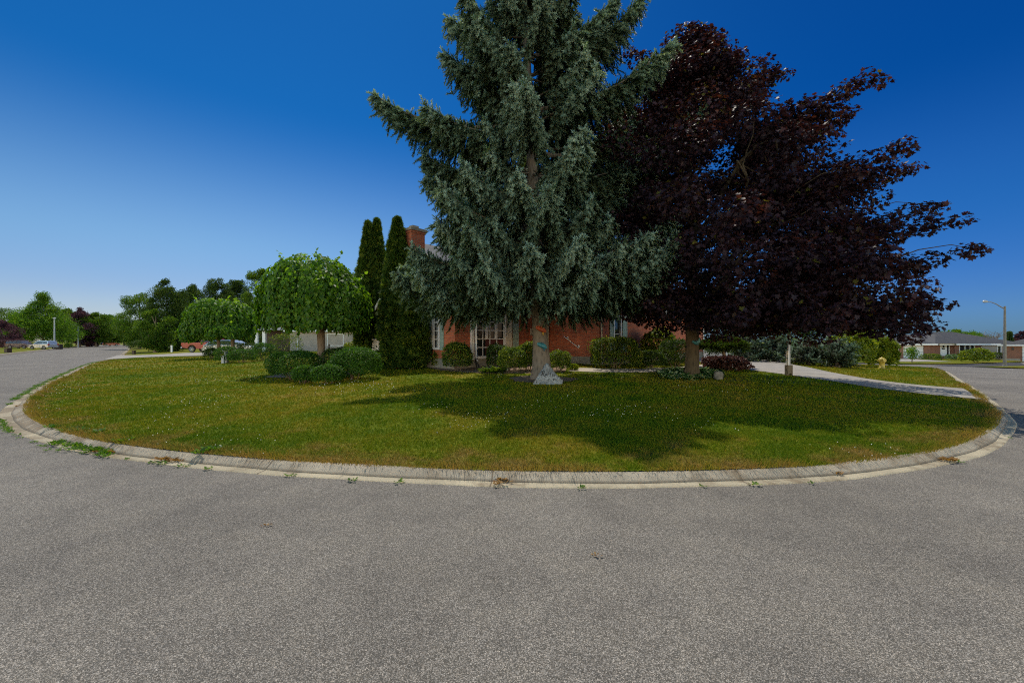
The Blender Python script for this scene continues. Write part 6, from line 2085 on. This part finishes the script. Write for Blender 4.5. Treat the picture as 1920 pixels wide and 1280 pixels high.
p = at(1615, 687)
bush('yellow_green_shrub', 'loose bright yellow-green shrub beside the low spruces', (p.x, p.y + 1, p.z), 36 * p.y / 800, 30 * p.y / 800, 62 * p.y / 800, M['lime'], T_OVATE, .17, 2600, 147, cat='shrub', lump=.35)
far_tree(1632, 36, 600, 34, 'slim bright sapling rising behind the yellow-green shrub', 'lime', 148, P_oval, group='trees beyond the driveway', zbase=-.1, crown=.3, leaf=.2, n_leaf=16, n_clump=30, trunk=.06)
p = at(1668, 687.5)
bush('yew_bush', 'upright ragged green yew bush beside the yellow hydrant', (p.x, p.y + .6, p.z), 21 * p.y / 800, 14 * p.y / 800, 46 * p.y / 800, M['lime'], T_SPRAY, .3, 2200, 149, cat='bush', lump=.3, droop=-.8)
far_tree(1710, 56, 645, 24, 'young thin sapling in front of the white garage door', 'bright', 151, P_oval, group='trees beyond the driveway', zbase=-1.0, crown=.3, leaf=.22, n_leaf=10, n_clump=16, trunk=.05)
shrub_far(1746, 0, 28, 10, 'privet', 'low wide shrub below the brick beside the garage', 152, zfarf, 66)
shrub_far(1788, 0, 22, 9, 'hosta', 'pale flowering shrub below the ranch house door', 153, zfarf, 66)
shrub_far(1830, 0, 38, 24, 'lime', 'round leafy shrub before the ranch house front window', 154, zfarf, 58, leaf=.22, tmpl=T_OVATE, n=1500)
shrub_far(1808, 0, 20, 10, 'redshrub', 'dark red shrub between the door and the front window', 155, zfarf, 68)
shrub_far(1870, 0, 26, 12, 'dark', 'dark low shrub before the grey siding', 156, zfarf, 66)
far_tree(1755, 120, 620, 90, 'green tree top rising behind the left part of the ranch roof', 'green', 157, P_round, group='trees behind the ranch houses', zbase=-1, crown=.2)
far_tree(1795, 125, 614, 76, 'highest green tree top behind the ranch roof ridge', 'bright', 158, P_round, group='trees behind the ranch houses', zbase=-1, crown=.2)
far_tree(1826, 125, 622, 50, 'small green tree top right of the ranch roof ridge', 'green', 159, P_round, group='trees behind the ranch houses', zbase=-1, crown=.2)
far_tree(1893, 95, 618, 18, 'pointed dark conifer just right of the street lamp pole', 'dark', 160, P_cone, group='trees behind the ranch houses', zbase=-1, crown=.1)
far_tree(1916, 95, 619, 26, 'dark tree cut by the right edge of the photo', 'purple', 161, P_round, group='trees behind the ranch houses', zbase=-1, crown=.2)
def bare_tree(u, Y, vtop, label, seed):
    r = np.random.default_rng(seed)
    X = far_at(u, Y); s = Y / 800; z = -1.0
    H = CAM_H + (640 - vtop) * s - z
    t = thing('bare_tree', (X, Y, z), label, 'tree')
    mb = MB()
    mb.tube([(X, Y, z), (X, Y, z + H * .55)], [.22, .12], 7)
    mb.build('trunk', M['bark'], t)
    mb = MB()
    for k in range(12):
        a = k * .55 + .2
        e = (X + math.cos(a) * H * .35 * r.uniform(.5, 1.2), Y + math.sin(a) * H * .3, z + H * r.uniform(.78, 1.0))
        L = limb(mb, (X, Y, z + H * r.uniform(.3, .54)), e, .09, .03, r, sag=0, sides=5)
        for q in range(4):
            b_ = np.array(L[2 + q % 4]); limb(mb, b_, b_ + r.normal(0, 1, 3) * np.array([.8, .8, .3]) + np.array([0, 0, .9]), .04, .02, r, sag=0, n=4, sides=4)
    mb.build('branch', M['bark'], t)
bare_tree(1862, 110, 624, 'leafless tree sticking up behind the ranch roof left of the street lamp', 9)
